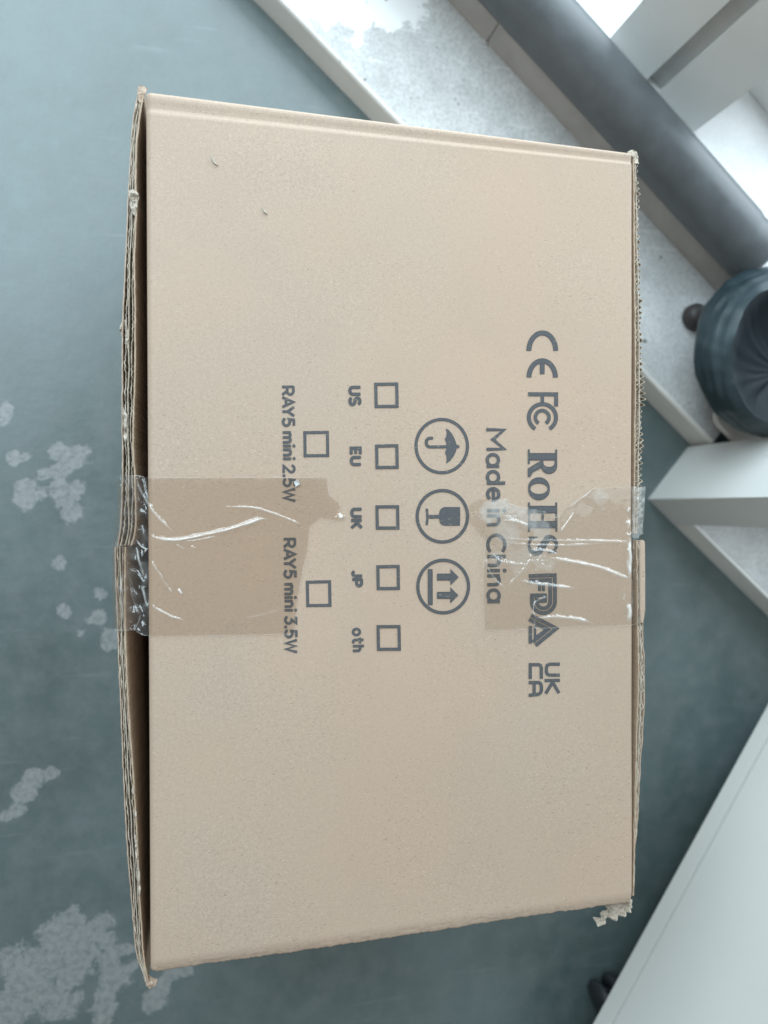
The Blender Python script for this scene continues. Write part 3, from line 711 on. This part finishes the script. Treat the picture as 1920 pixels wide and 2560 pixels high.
text_line('printed_text', 'RAY5 mini 2.5W', (703, 964), (707, 1255.5), 33.5, 6.7, 'black print RAY5 mini 2.5W', kern=KR)
text_line('printed_text', 'RAY5 mini 3.5W', (707, 1344.5), (711, 1633), 33.5, 6.7, 'black print RAY5 mini 3.5W', kern=KR)
text_line('printed_text', 'US', (870, 964.5), (870.5, 1015.5), 33, 8, 'black print US')
text_line('printed_text', 'EU', (873.5, 1116.5), (874, 1165), 30, 7.6, 'black print EU')
text_line('printed_text', 'UK', (875, 1269), (875.5, 1323), 31, 8, 'black print UK')
text_line('printed_text', 'JP', (878, 1424.5), (878.5, 1468.5), 29.5, 7.8, 'black print JP')
text_line('printed_text', 'oth', (879, 1569), (880, 1630), 32, 6.6, 'black print oth')
text_line('printed_text', 'Made in China', (1212.5, 1070), (1215.5, 1508), 51, 8.2, 'black print Made in China', gap=0.26)
def quad_box(x0, x1, y0, y1, wd, sk):
    ik = Ink(); h_ = wd / 2
    ik.stroke([(x0 + h_, y0 + h_), (x1 - h_ - 1, y0 + h_ + sk), (x1 - h_, y1 - h_ + sk * .5), (x0 + h_ + 1, y1 - h_)], wd, closed=True)
    o = ik.build('printed_checkbox', M_INK, panel, attr='edge')
for q in ((935,996,957,1020),(937,996,1111.5,1172.5),(938,998,1263,1323.6),(940.5,999.6,1413,1475),(941,1002,1562.6,1626.5),(758,823,1077.8,1143),(764.5,828.7,1451.7,1517.7)):
    quad_box(*q, 7.6, random.uniform(-1.4, 0.6))
def c3(*pts): return [(1000 + x * .3014, 780 + y * .3014) for x, y in pts]
def c4(*pts): return [(1000 + x * .3014, 1280 + y * .3014) for x, y in pts]
# handling symbols in rings
def ringmark(ik, x0, x1, y0, y1):
    ik.stroke(arc((x0 + x1) / 2, (y0 + y1) / 2, (x1 - x0) / 2 - 4.2, (y1 - y0) / 2 - 4.2, 0, 355, 72), 8.0, closed=True)
ik = Ink(); ringmark(ik, 1035, 1172, 1044.6, 1186)
ik.poly(c3((376, 968), (398, 975), (425, 1005), (448, 1045), (460, 1080), (468, 1102), (490, 1106), (489, 1128), (468, 1132), (458, 1165), (440, 1200), (412, 1235), (378, 1258), (384, 1225), (382, 1195), (370, 1166), (380, 1142), (382, 1115), (380, 1085), (368, 1056), (382, 1030), (384, 1000)), 0)
ik.stroke(c3((381, 1118), (250, 1120), (232, 1117), (219, 1105), (214, 1088), (217, 1066), (230, 1052), (248, 1046), (266, 1047)), 7.6)
o = ik.build('printed_symbol', M_INK, panel, attr='edge'); o['label'] = 'umbrella keep dry mark in a ring'
ik = Ink(); ringmark(ik, 1038, 1172, 1222, 1359)
ik.poly([(1148, 1268.5), (1148.5, 1290), (1148, 1313), (1112, 1313)] + arc(1112, 1299, 14, 14, 90, 180, 6)[1:] + [(1098, 1283)] + arc(1112, 1283, 14, 14.5, 180, 270, 6)[1:], 2.0)
ik.stroke([(1072, 1291.5), (1099, 1291.5)], 9, cap=0); ik.stroke([(1066, 1272), (1068, 1292), (1066, 1312)], 6.2, cap=0.1)
o = ik.build('printed_symbol', M_INK, panel, attr='edge'); o['label'] = 'wine glass fragile mark in a ring'
ik = Ink(); ringmark(ik, 1040, 1175, 1396, 1536)
ik.stroke([(1075, 1423), (1075.5, 1512)], 12, cap=0.05)
for y in (1442.3, 1488.0):
    ik.stroke([(1092, y), (1127, y)], 17, cap=0); ik.poly([(1126, y - 19), (1145, y), (1126, y + 19)], 1.5)
o = ik.build('printed_symbol', M_INK, panel, attr='edge'); o['label'] = 'this way up mark of two arrows in a ring'
# CE
ik = Ink()
ik.stroke(arc(1355.5, 877, 33.5, 44.5, 180, 360, 32), 12.6, cap=0.02)
ik.stroke(arc(1355.5, 943.5, 33.0, 41.5, 180, 360, 32), 12.6, cap=0.02); ik.stroke([(1355.5, 903), (1355.5, 935)], 12.0, cap=0.02)
o = ik.build('printed_symbol', M_INK, panel, attr='edge'); o['label'] = 'CE mark'
# FCC
ik = Ink()
ik.stroke(c3((1062, 682), (1296, 682), (1296, 783)), 10.0, cap=0.02); ik.stroke(c3((1181, 692), (1181, 758)), 9.0, cap=0)
ik.stroke(c3(*arc(1182, 874, 113, 111, 122, 418, 40)), 10.0, cap=0.02)
ik.stroke(c3(*arc(1180, 874, 57, 57, 122, 418, 30)), 9.0, cap=0.02)
o = ik.build('printed_symbol', M_INK, panel, attr='edge'); o['label'] = 'FCC mark'
# RoHS in a bold serif letter: px = 1319.5 + v * 73.2 ; py runs with u
ik = Ink()
def L_(pts, y0, sx): return [(1319.5 + v * 73.2, y0 + u * sx) for u, v in pts]
S_ = 73.2
def stem(y0, u, w_, v0=0.0, v1=1.0, ser=0.30): 
    ik.stroke(L_([(u, v0), (u, v1)], y0, S_), w_ * S_, cap=0)
    for v in (v0, v1):
        vv = v + (0.03 if v == v0 else -0.03); ik.stroke(L_([(u - ser, vv), (u + ser, vv)], y0, S_), 0.07 * S_, cap=0.02)
stem(1122, 0.27, 0.25, ser=0.25)
bowl = [(.30, .96), (.50, .96)] + arc(.50, .725, .235, .235, 80, -80, 14) + [(.50, .49), (.30, .49)]
wds = [0.08, 0.09] + [0.10 + 0.14 * math.sin(math.pi * k / 13) for k in range(14)] + [0.09, 0.08]
ik.stroke(L_(bowl, 1122, S_), np.array(wds) * S_, cap=0)
ik.stroke(L_([(.46, .49), (.58, .36), (.74, .08), (.96, .03)], 1122, S_), np.array([.13, .22, .20, .08]) * S_, cap=0.02)
el = arc(.37, .375, .285, .335, 0, 350, 36); we = [0.075 + 0.135 * abs(math.cos(2 * math.pi * k / 36)) ** 1.5 for k in range(36)]
ik.stroke(L_(el, 1194.5, S_), np.array(we) * S_, closed=True)
stem(1256, 0.24, 0.25, ser=0.24); stem(1256, 0.76, 0.25, ser=0.24); ik.stroke(L_([(.34, .50), (.66, .50)], 1256, S_), 0.08 * S_, cap=0)
sp_ = arc(.36, .745, .245, .225, 15, 200, 14) + [(.30, .57), (.44, .45)] + arc(.36, .255, .265, .225, 35, -165, 14)
ws = [.07, .07, .08, .09, .10, .11, .12, .13, .15, .17, .19, .20, .21, .22, .24, .24, .22, .21, .20, .18, .16, .14, .12, .10, .09, .08, .08, .07, .07, .07]
ik.stroke(L_(sp_, 1336, S_), np.array(ws) * S_, cap=0.02)
ik.stroke(L_([(.60, .98), (.60, .68)], 1336, S_), 0.055 * S_, cap=0); ik.stroke(L_([(.10, .02), (.10, .33)], 1336, S_), 0.055 * S_, cap=0)
o = ik.build('printed_text', M_INK, panel, attr='edge'); o['label'] = 'bold black print RoHS'
# FDA: every limb is a pair of bands with a bare line between
ik = Ink()
def pair(pts, wd, gapw, cap=0.0):
    P_ = np.array(c4(*pts)); n_ = len(P_); Q1 = []; Q2 = []; off = (wd / 2 + gapw) / 2
    for k in range(n_):
        ua = P_[k] - P_[k - 1] if k else P_[1] - P_[0]; ub = P_[k + 1] - P_[k] if k < n_ - 1 else ua
        ua = ua / np.linalg.norm(ua); ub = ub / np.linalg.norm(ub); t_ = ua + ub; L__ = np.linalg.norm(t_); t_ /= L__; nn = np.array([-t_[1], t_[0]]) * min(1.9, 2 / L__)
        Q1.append(P_[k] + nn * off); Q2.append(P_[k] - nn * off)
    ik.stroke(Q1, wd / 2, cap=cap); ik.stroke(Q2, wd / 2, cap=cap)
D_ = arc(1188, 742, 76, 76, 0, 180, 20)
pair([(1066, 550), (1262, 543), (1264, 640)] + D_ + [(1112, 700)], 19, 2.2)
pair([(1172, 592), (1172, 655)], 15, 2.0)
ik.stroke(c4((1078, 692), (1200, 690), (1202, 735), (1150, 738)), 9.5, cap=0)
pair([(1078, 872), (1262, 968), (1112, 1092)], 18, 2.2)
ik.stroke(c4((1080, 945), (1080, 1090)), 8.5, cap=0.02); ik.stroke(c4((1120, 940), (1118, 1040), (1215, 972), (1140, 935)), 6.5, cap=0.02)
o = ik.build('printed_symbol', M_INK, panel, attr='edge'); o['label'] = 'FDA mark'
# UKCA
ik = Ink(); wu = 8.2
ik.stroke(c4((1325, 1262), (1240, 1262), (1222, 1270), (1214, 1290), (1214, 1330), (1222, 1345), (1240, 1353), (1325, 1352)), wu, cap=0.05)
ik.stroke(c4((1200, 1398), (1325, 1396)), wu, cap=0.05); ik.stroke(c4((1318, 1500), (1262, 1406)), wu, cap=0.05); ik.stroke(c4((1208, 1505), (1266, 1410)), wu, cap=0.05)
ik.stroke(c4((1068, 1266), (1150, 1266), (1166, 1274), (1172, 1292), (1172, 1330), (1172, 1382)), wu, cap=0.05); ik.stroke(c4((1080, 1266), (1080, 1384)), wu, cap=0.05)
ik.stroke(c4((1068, 1414), (1150, 1414), (1166, 1424), (1172, 1444), (1172, 1480), (1164, 1500), (1146, 1512), (1068, 1520)), wu, cap=0.05); ik.stroke(c4((1112, 1420), (1112, 1508)), wu, cap=0.02)
o = ik.build('printed_symbol', M_INK, panel, attr='edge'); o['label'] = 'UKCA mark'

# ------------------------------------------------------------------ clear packing tape, creased
def seg_dist(X, Y, P):
    """distance to a polyline and running parameter 0..1"""
    best = np.full(X.shape, 1e9); par = np.zeros(X.shape); n_ = len(P) - 1
    for k in range(n_):
        a_, b_ = P[k], P[k + 1]; d_ = b_ - a_; L2 = d_ @ d_
        t_ = np.clip(((X - a_[0]) * d_[0] + (Y - a_[1]) * d_[1]) / L2, 0, 1)
        q = np.hypot(X - a_[0] - t_ * d_[0], Y - a_[1] - t_ * d_[1]); m_ = q < best
        best[m_] = q[m_]; par[m_] = (k + t_[m_]) / n_
    return best, par
def inside(X, Y, P):
    c_ = np.zeros(X.shape, bool); n_ = len(P); j = n_ - 1
    for i in range(n_):
        xi, yi = P[i]; xj, yj = P[j]
        hit = ((yi > Y) != (yj > Y)) & (X < (xj - xi) * (Y - yi) / (yj - yi + 1e-12) + xi); c_ ^= hit; j = i
    return c_
def smooth_line(pts):
    P = at([p_[0] for p_ in pts], [p_[1] for p_ in pts], H)[:, :2]
    t_ = np.linspace(0, 1, len(P)); q = np.linspace(0, 1, len(P) * 6)
    S = np.stack([np.interp(q, t_, P[:, k]) for k in (0, 1)], -1)
    for _ in range(6): S[1:-1] = (S[:-2] + S[1:-1] * 2 + S[2:]) / 4
    return S
def vnoise(X, Y, f, sd):
    # cheap smooth lattice noise
    xi = X * f + sd * 17.3; yi = Y * f - sd * 9.1; x0 = np.floor(xi); y0 = np.floor(yi); fx = xi - x0; fy = yi - y0
    fx = fx * fx * (3 - 2 * fx); fy = fy * fy * (3 - 2 * fy)
    h_ = lambda a_, b_: (np.sin(a_ * 127.1 + b_ * 311.7 + sd) * 43758.5453) % 1.0
    return (h_(x0, y0) * (1 - fx) + h_(x0 + 1, y0) * fx) * (1 - fy) + (h_(x0, y0 + 1) * (1 - fx) + h_(x0 + 1, y0 + 1) * fx) * fy
def tape(name, outline, ridges, hazes, bulges, m, drop, label, res=0.00032, crink=()):
    O = at([p_[0] for p_ in outline], [p_[1] for p_ in outline], H)[:, :2]
    # ragged outline
    D = []
    for k in range(len(O)):
        for q in range(8): D.append(O[k] + (O[(k + 1) % len(O)] - O[k]) * q / 8)
    O = np.array(D)
    x0, y0 = O.min(0); x1, y1 = O.max(0)
    xs_ = np.arange(x0, x1 + res, res); ys_ = np.arange(y0, y1 + res, res); X, Y = np.meshgrid(xs_, ys_)
    hgt = np.zeros_like(X); hz = np.zeros_like(X)
    for pts, h_, w_, g_ in ridges:  # last value whitens the crease, painting in its window glint
        d_, p_ = seg_dist(X, Y, smooth_line(pts)); env = np.clip(np.sin(np.pi * np.clip(p_, 0.03, 0.97)) * 1.7, 0, 1)
        wl = w_ * (0.5 + 0.5 * env)
        wl = wl * (0.6 + 0.8 * vnoise(X, Y, 330, h_ * 9e4))
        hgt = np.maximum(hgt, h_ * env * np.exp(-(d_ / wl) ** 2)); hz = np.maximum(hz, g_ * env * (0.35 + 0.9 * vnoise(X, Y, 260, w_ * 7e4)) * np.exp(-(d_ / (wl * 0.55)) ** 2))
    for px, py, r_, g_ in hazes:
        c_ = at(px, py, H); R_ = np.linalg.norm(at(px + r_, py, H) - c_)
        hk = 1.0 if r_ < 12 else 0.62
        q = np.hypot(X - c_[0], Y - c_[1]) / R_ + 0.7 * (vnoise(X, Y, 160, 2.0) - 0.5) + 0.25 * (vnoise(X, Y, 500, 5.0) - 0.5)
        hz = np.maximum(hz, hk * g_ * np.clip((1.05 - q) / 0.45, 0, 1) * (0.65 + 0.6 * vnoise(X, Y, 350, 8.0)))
    for px, py, rx, ry, h_ in bulges:
        c_ = at(px, py, H); Rx = np.linalg.norm(at(px + rx, py, H) - c_); Ry = np.linalg.norm(at(px, py + ry, H) - c_)
        q = ((X - c_[0]) / Rx) ** 2 + ((Y - c_[1]) / Ry) ** 2; hgt += h_ * np.exp(-q)
    for px, py, r_, h_ in crink:
        c_ = at(px, py, H); R_ = np.linalg.norm(at(px + r_, py, H) - c_); q = np.hypot(X - c_[0], Y - c_[1]) / R_
        e_ = np.clip(1.2 - q, 0, 1)
        hgt += h_ * e_ * (np.abs(vnoise(X, Y, 420, 3.0) - .5) + 0.6 * np.abs(vnoise(X, Y, 900, 6.0) - .5)) * 2
    hgt += 0.0003 * vnoise(X, Y, 55, 41.0) + 0.00009 * vnoise(X, Y, 160, 4.0) + 0.00004 * vnoise(X, Y, 420, 9.0)
    XX, ZZ, hx = drop(X, Y, hgt)
    hz = np.maximum(hz, hx)
    O2, _ = seg_dist(X, Y, np.vstack([O, O[:1]]))
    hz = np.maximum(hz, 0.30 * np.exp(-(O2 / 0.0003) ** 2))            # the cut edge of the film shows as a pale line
    jit = 0.0008 * (vnoise(X, Y, 500, 11.0) - 0.5)
    ins = inside(X + jit, Y + jit, O)
    nx_ = X.shape[1]; i, j = np.meshgrid(np.arange(nx_ - 1), np.arange(X.shape[0] - 1))
    keep = ins[:-1, :-1] & ins[1:, :-1] & ins[:-1, 1:] & ins[1:, 1:]
    a_ = (j * nx_ + i)[keep]; F = np.stack([a_, a_ + 1, a_ + nx_ + 1, a_ + nx_], -1)
    used = np.unique(F); remap = np.full(X.size, -1); remap[used] = np.arange(len(used))
    V = np.stack([XX, Y, ZZ], -1).reshape(-1, 3)[used]
    o = obj(name, V, remap[F], m, box, smooth=True, attr={'milk_glint': hz.ravel()[used]}); o['label'] = label; return o

yU, xU = path(LU_I, ZF); yUo, xUo = path(LU_O, ZF); yL, xL = path(LL_I, ZF); yLo, xLo = path(LL_O, ZF)
fi = lambda y: np.interp(y, np.concatenate([yL, yU]), np.concatenate([xL, xU]))
fo = lambda y: np.interp(y, np.concatenate([yLo, yUo]), np.concatenate([xLo, xUo]))
def sm(y, f):
    return sum(f(y + k * 0.0012) for k in range(-4, 5)) / 9
def drop_left(X, Y, hgt):
    """film over the panel, across the gap, over the flap edge and down its outer side"""
    pz = panel_z(np.maximum(X, -HW), Y) + 0.00055
    a_ = sm(Y, fi); b_ = sm(Y, fo) - 0.0006
    XX = X.copy(); ZZ = pz + hgt
    g = X < -HW
    t_ = np.clip((-HW - X) / (-HW - a_), 0, 1)
    crumple = 0.0022 * (vnoise(X, Y, 190, 31.0) - 0.5) + 0.0018 * (vnoise(X * 1.0 + Y * 0.6, Y * 0.5, 420, 33.0) - 0.5)
    zg = (H + 0.0004 - 0.0022) * (1 - t_) + (ZF + 0.0012) * t_ - 0.0020 * np.sin(np.pi * t_) + crumple * np.sin(np.pi * np.clip(t_, 0.0, 0.85)) + hgt
    ZZ[g] = zg[g]
    f_ = X < a_; ZZ[f_] = (ZF + 0.0013 + hgt * .6 + crumple * 0.25)[f_]
    e_ = X < b_; dn = b_ - X
    ang = np.clip(dn / 0.0015, 0, math.pi / 2)
    XX[e_] = (b_ - 0.0010 * np.sin(ang))[e_]; ZZ[e_] = (ZF + 0.0013 - 0.0010 * (1 - np.cos(ang)) - np.clip(dn - 0.0024, 0, 1))[e_]
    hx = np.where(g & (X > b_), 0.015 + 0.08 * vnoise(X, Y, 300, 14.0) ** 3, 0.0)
    return XX, ZZ, hx
S_L = [([(371,1334),(393,1347),(440,1351),(487,1342),(559,1327),(614,1311),(653,1296),(671,1298)], 0.0010, 0.00085, 0.62),
       ([(380,1352),(430,1358),(500,1350),(560,1337)], 0.0004, 0.0006, 0.10),
       ([(556,1267),(600,1267),(639,1269),(686,1284),(740,1305),(750,1312)], 0.0007, 0.0006, 0.55),
       ([(339,1190),(346,1215),(357,1240),(378,1273),(404,1302),(440,1336)], 0.0009, 0.0008, 0.38),
       ([(355,1192),(362,1225),(371,1262)], 0.0008, 0.0006, 0.38),
       ([(378,1400),(400,1436),(425,1475)], 0.0006, 0.0007, 0.22),
       ([(422,1468),(430,1480)], 0.0006, 0.0008, 0.7), ([(446,1472),(456,1485)], 0.0006, 0.0008, 0.7),
       ([(376,1511),(407,1530),(435,1543),(464,1551)], 0.0008, 0.0007, 0.5),
       ([(338,1348),(352,1368),(366,1374),(358,1384)], 0.0012, 0.0007, 0.8),
       ([(340,1365),(345,1395),(352,1420),(360,1446)], 0.0014, 0.0009, 0.55),
       ([(352,1460),(358,1480),(364,1508),(372,1525)], 0.0014, 0.0009, 0.55),
       ([(352,1535),(344,1560),(336,1575)], 0.0008, 0.0007, 0.25),
       ([(310,1400),(325,1450),(345,1520)], 0.0008, 0.0008, 0.10), ([(318,1420),(330,1500),(352,1550)], 0.0008, 0.0008, 0.12),
       ([(300,1420),(303,1500),(305,1570)], 0.0006, 0.0007, 0.30),
       ([(610,1545),(660,1535),(700,1522)], 0.0003, 0.0010, 0.08), ([(440,1360),(455,1368),(462,1374)], 0.0005, 0.0006, 0.35), ([(478,1366),(490,1370)], 0.0005, 0.0006, 0.3)]
OUT_L = [(262,1232),(300,1186),(337,1186),(366,1193.5),(600,1193),(818,1193),(823,1237),(849,1255),(851,1282),(865,1290),(862,1298),(840,1304),(802,1296),(776,1316),(771,1367),(755,1439),(742,1520),(737,1585),(560,1589),(378,1592),(355,1590),(330,1578),(300,1577),(255,1574)]
tape('packing_tape', OUT_L, S_L, [(852,1291,9,0.75), (742,1205,1,0.2)], [(853,1291,8,6,0.0008)], M_TAPE, drop_left, 'honey tinted clear tape with creases and painted white glints over the gaping flaps', crink=[(852,1291,16,0.0008)])

yR, xR = path(RU_O, ZF); yR2, xR2 = path(RL_O, ZF)
fr_ = lambda y: np.interp(y, np.concatenate([yR2, yR]), np.concatenate([xR2, xR]))
def drop_right(X, Y, hgt):
    pz = panel_z(np.minimum(X, HW), Y) + 0.00055
    b_ = sm(Y, fr_) + 0.0006; XX = X.copy(); ZZ = pz + hgt
    g = X > HW; t_ = np.clip((X - HW) / (b_ - HW), 0, 1)
    zg = H * 1.0 + 0.0003 - 0.0018 * t_ ** 0.6 + 0.0008 * (vnoise(X, Y, 300, 21.0) - .5) + hgt * .5
    ZZ[g] = zg[g]; e_ = X > b_; dn = X - b_; ang = np.clip(dn / 0.0012, 0, math.pi / 2)
    XX[e_] = (b_ + 0.0008 * np.sin(ang))[e_]; ZZ[e_] = (H + 0.0003 - 0.0018 - 0.0008 * (1 - np.cos(ang)) - np.clip(dn - 0.0019, 0, 1))[e_]
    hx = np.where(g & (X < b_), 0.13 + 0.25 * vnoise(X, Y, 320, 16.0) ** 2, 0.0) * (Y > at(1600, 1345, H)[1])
    return XX, ZZ, hx
S_R = [([(1225,1345),(1331,1350),(1451,1351),(1530,1353),(1584,1355)], 0.0007, 0.0006, 0.36),
       ([(1250,1356),(1331,1362),(1406,1363),(1512,1358)], 0.0005, 0.0006, 0.34),
       ([(1361,1391),(1421,1403),(1491,1415),(1542,1436),(1576,1447)], 0.0010, 0.0010, 0.60),
       ([(1575,1447),(1580,1462),(1579,1540)], 0.0006, 0.0005, 0.25),
       ([(1301,1451),(1343,1459),(1390,1465),(1432,1469)], 0.0009, 0.0011, 0.62),
       ([(1337,1545),(1385,1540),(1436,1545),(1475,1555)], 0.0009, 0.0010, 0.52),
       ([(1319,1378),(1345,1374),(1370,1377),(1393,1386)], 0.0008, 0.0009, 0.50),
       ([(1412,1270),(1430,1258),(1452,1244),(1482,1223)], 0.0010, 0.0013, 0.55),
       ([(1225,1379),(1235,1395),(1249,1403),(1286,1409),(1328,1411)], 0.0007, 0.0009, 0.34),
       ([(1397,1331),(1410,1315),(1421,1300),(1439,1273)], 0.0006, 0.0006, 0.28), ([(1398,1268),(1396,1300),(1396,1330)], 0.0005, 0.0005, 0.24),
       ([(1210,1382),(1216,1420),(1240,1455),(1262,1470)], 0.0005, 0.0005, 0.22), ([(1262,1470),(1300,1430),(1335,1385)], 0.0004, 0.0006, 0.16),
       ([(1340,1545),(1330,1530),(1334,1505),(1355,1492),(1368,1493)], 0.0006, 0.0006, 0.35), ([(1335,1548),(1334,1570),(1342,1572)], 0.0005, 0.0006, 0.25),
       ([(1250,1300),(1290,1303),(1320,1318)], 0.0009, 0.0012, 0.10),
       ([(1574,1348),(1570,1372),(1574,1392),(1570,1412),(1575,1440)], 0.0008, 0.0018, 0.95), ([(1566,1395),(1567,1420),(1572,1444)], 0.0005, 0.0009, 0.6),  # white painted where the film bends over the edge and mirrors the window
       ([(1568,1508),(1571,1526),(1569,1552)], 0.0008, 0.0020, 0.95), ([(1558,1484),(1557,1500)], 0.0005, 0.0008, 0.6),
       ([(1572,1268),(1567,1280)], 0.0006, 0.0012, 0.8), ([(1568,1300),(1571,1312),(1567,1322)], 0.0006, 0.0012, 0.7), ([(1563,1332),(1571,1338),(1577,1330)], 0.0006, 0.0009, 0.6)]
H_R = [(1248,1268,26,0.42),(1290,1288,38,0.40),(1225,1280,24,0.40),(1320,1300,30,0.34),(1270,1325,36,0.24),(1350,1325,24,0.26),(1335,1260,16,0.28),(1496,1246,22,0.30),(1512,1243,14,0.22),(1300,1395,36,0.16),(1350,1400,24,0.18),(1372,1412,20,0.16),(1240,1395,20,0.15)]
B_R = [(1571,1390,9,26,0.0006),(1571,1528,9,16,0.0006),(1569,1308,5,8,0.0005),(1495,1246,20,12,0.0004)]
OUT_R = [(1482,1220),(1520,1217.5),(1560,1217),(1611,1216),(1640,1216),(1640,1330),(1602,1338),(1600,1346),(1586,1347),(1585,1400),(1586,1440),(1599,1448),(1599,1558),(1584,1563),(1480,1566),(1330,1572),(1210,1578),(1206,1500),(1207,1400),(1212,1352),(1196,1338),(1182,1318),(1164,1300),(1163,1275),(1176,1254),(1200,1244),(1232,1250),(1262,1246),(1285,1262),(1320,1270),(1365,1280),(1398,1288),(1412,1270),(1440,1250)]
tape('packing_tape', OUT_R, S_R, H_R, B_R, M_TAPE2, drop_right, 'clear tape with milky bubbles, glossy creases and painted glints over the RoHS print', crink=[(1280,1290,46,0.0005),(1345,1400,44,0.0009),(1240,1400,40,0.0006),(1310,1450,40,0.0004),(1180,1290,22,0.0007)])

# white paper fleck stuck to the tape
P = at([734, 744, 750, 739], [1204, 1199, 1210, 1217], H); P[:, 2] = panel_z(P[:, 0], P[:, 1]) + 0.0011; P[1, 2] += 0.0008
V = P.tolist() + [(x, y, z - 0.0004) for x, y, z in P.tolist()]
o = obj('paper_fleck', V, [(0, 1, 2, 3), (7, 6, 5, 4), (0, 4, 5, 1), (1, 5, 6, 2), (2, 6, 7, 3), (3, 7, 4, 0)], M_WHITE, box); o['label'] = 'tiny white paper fleck on the tape'
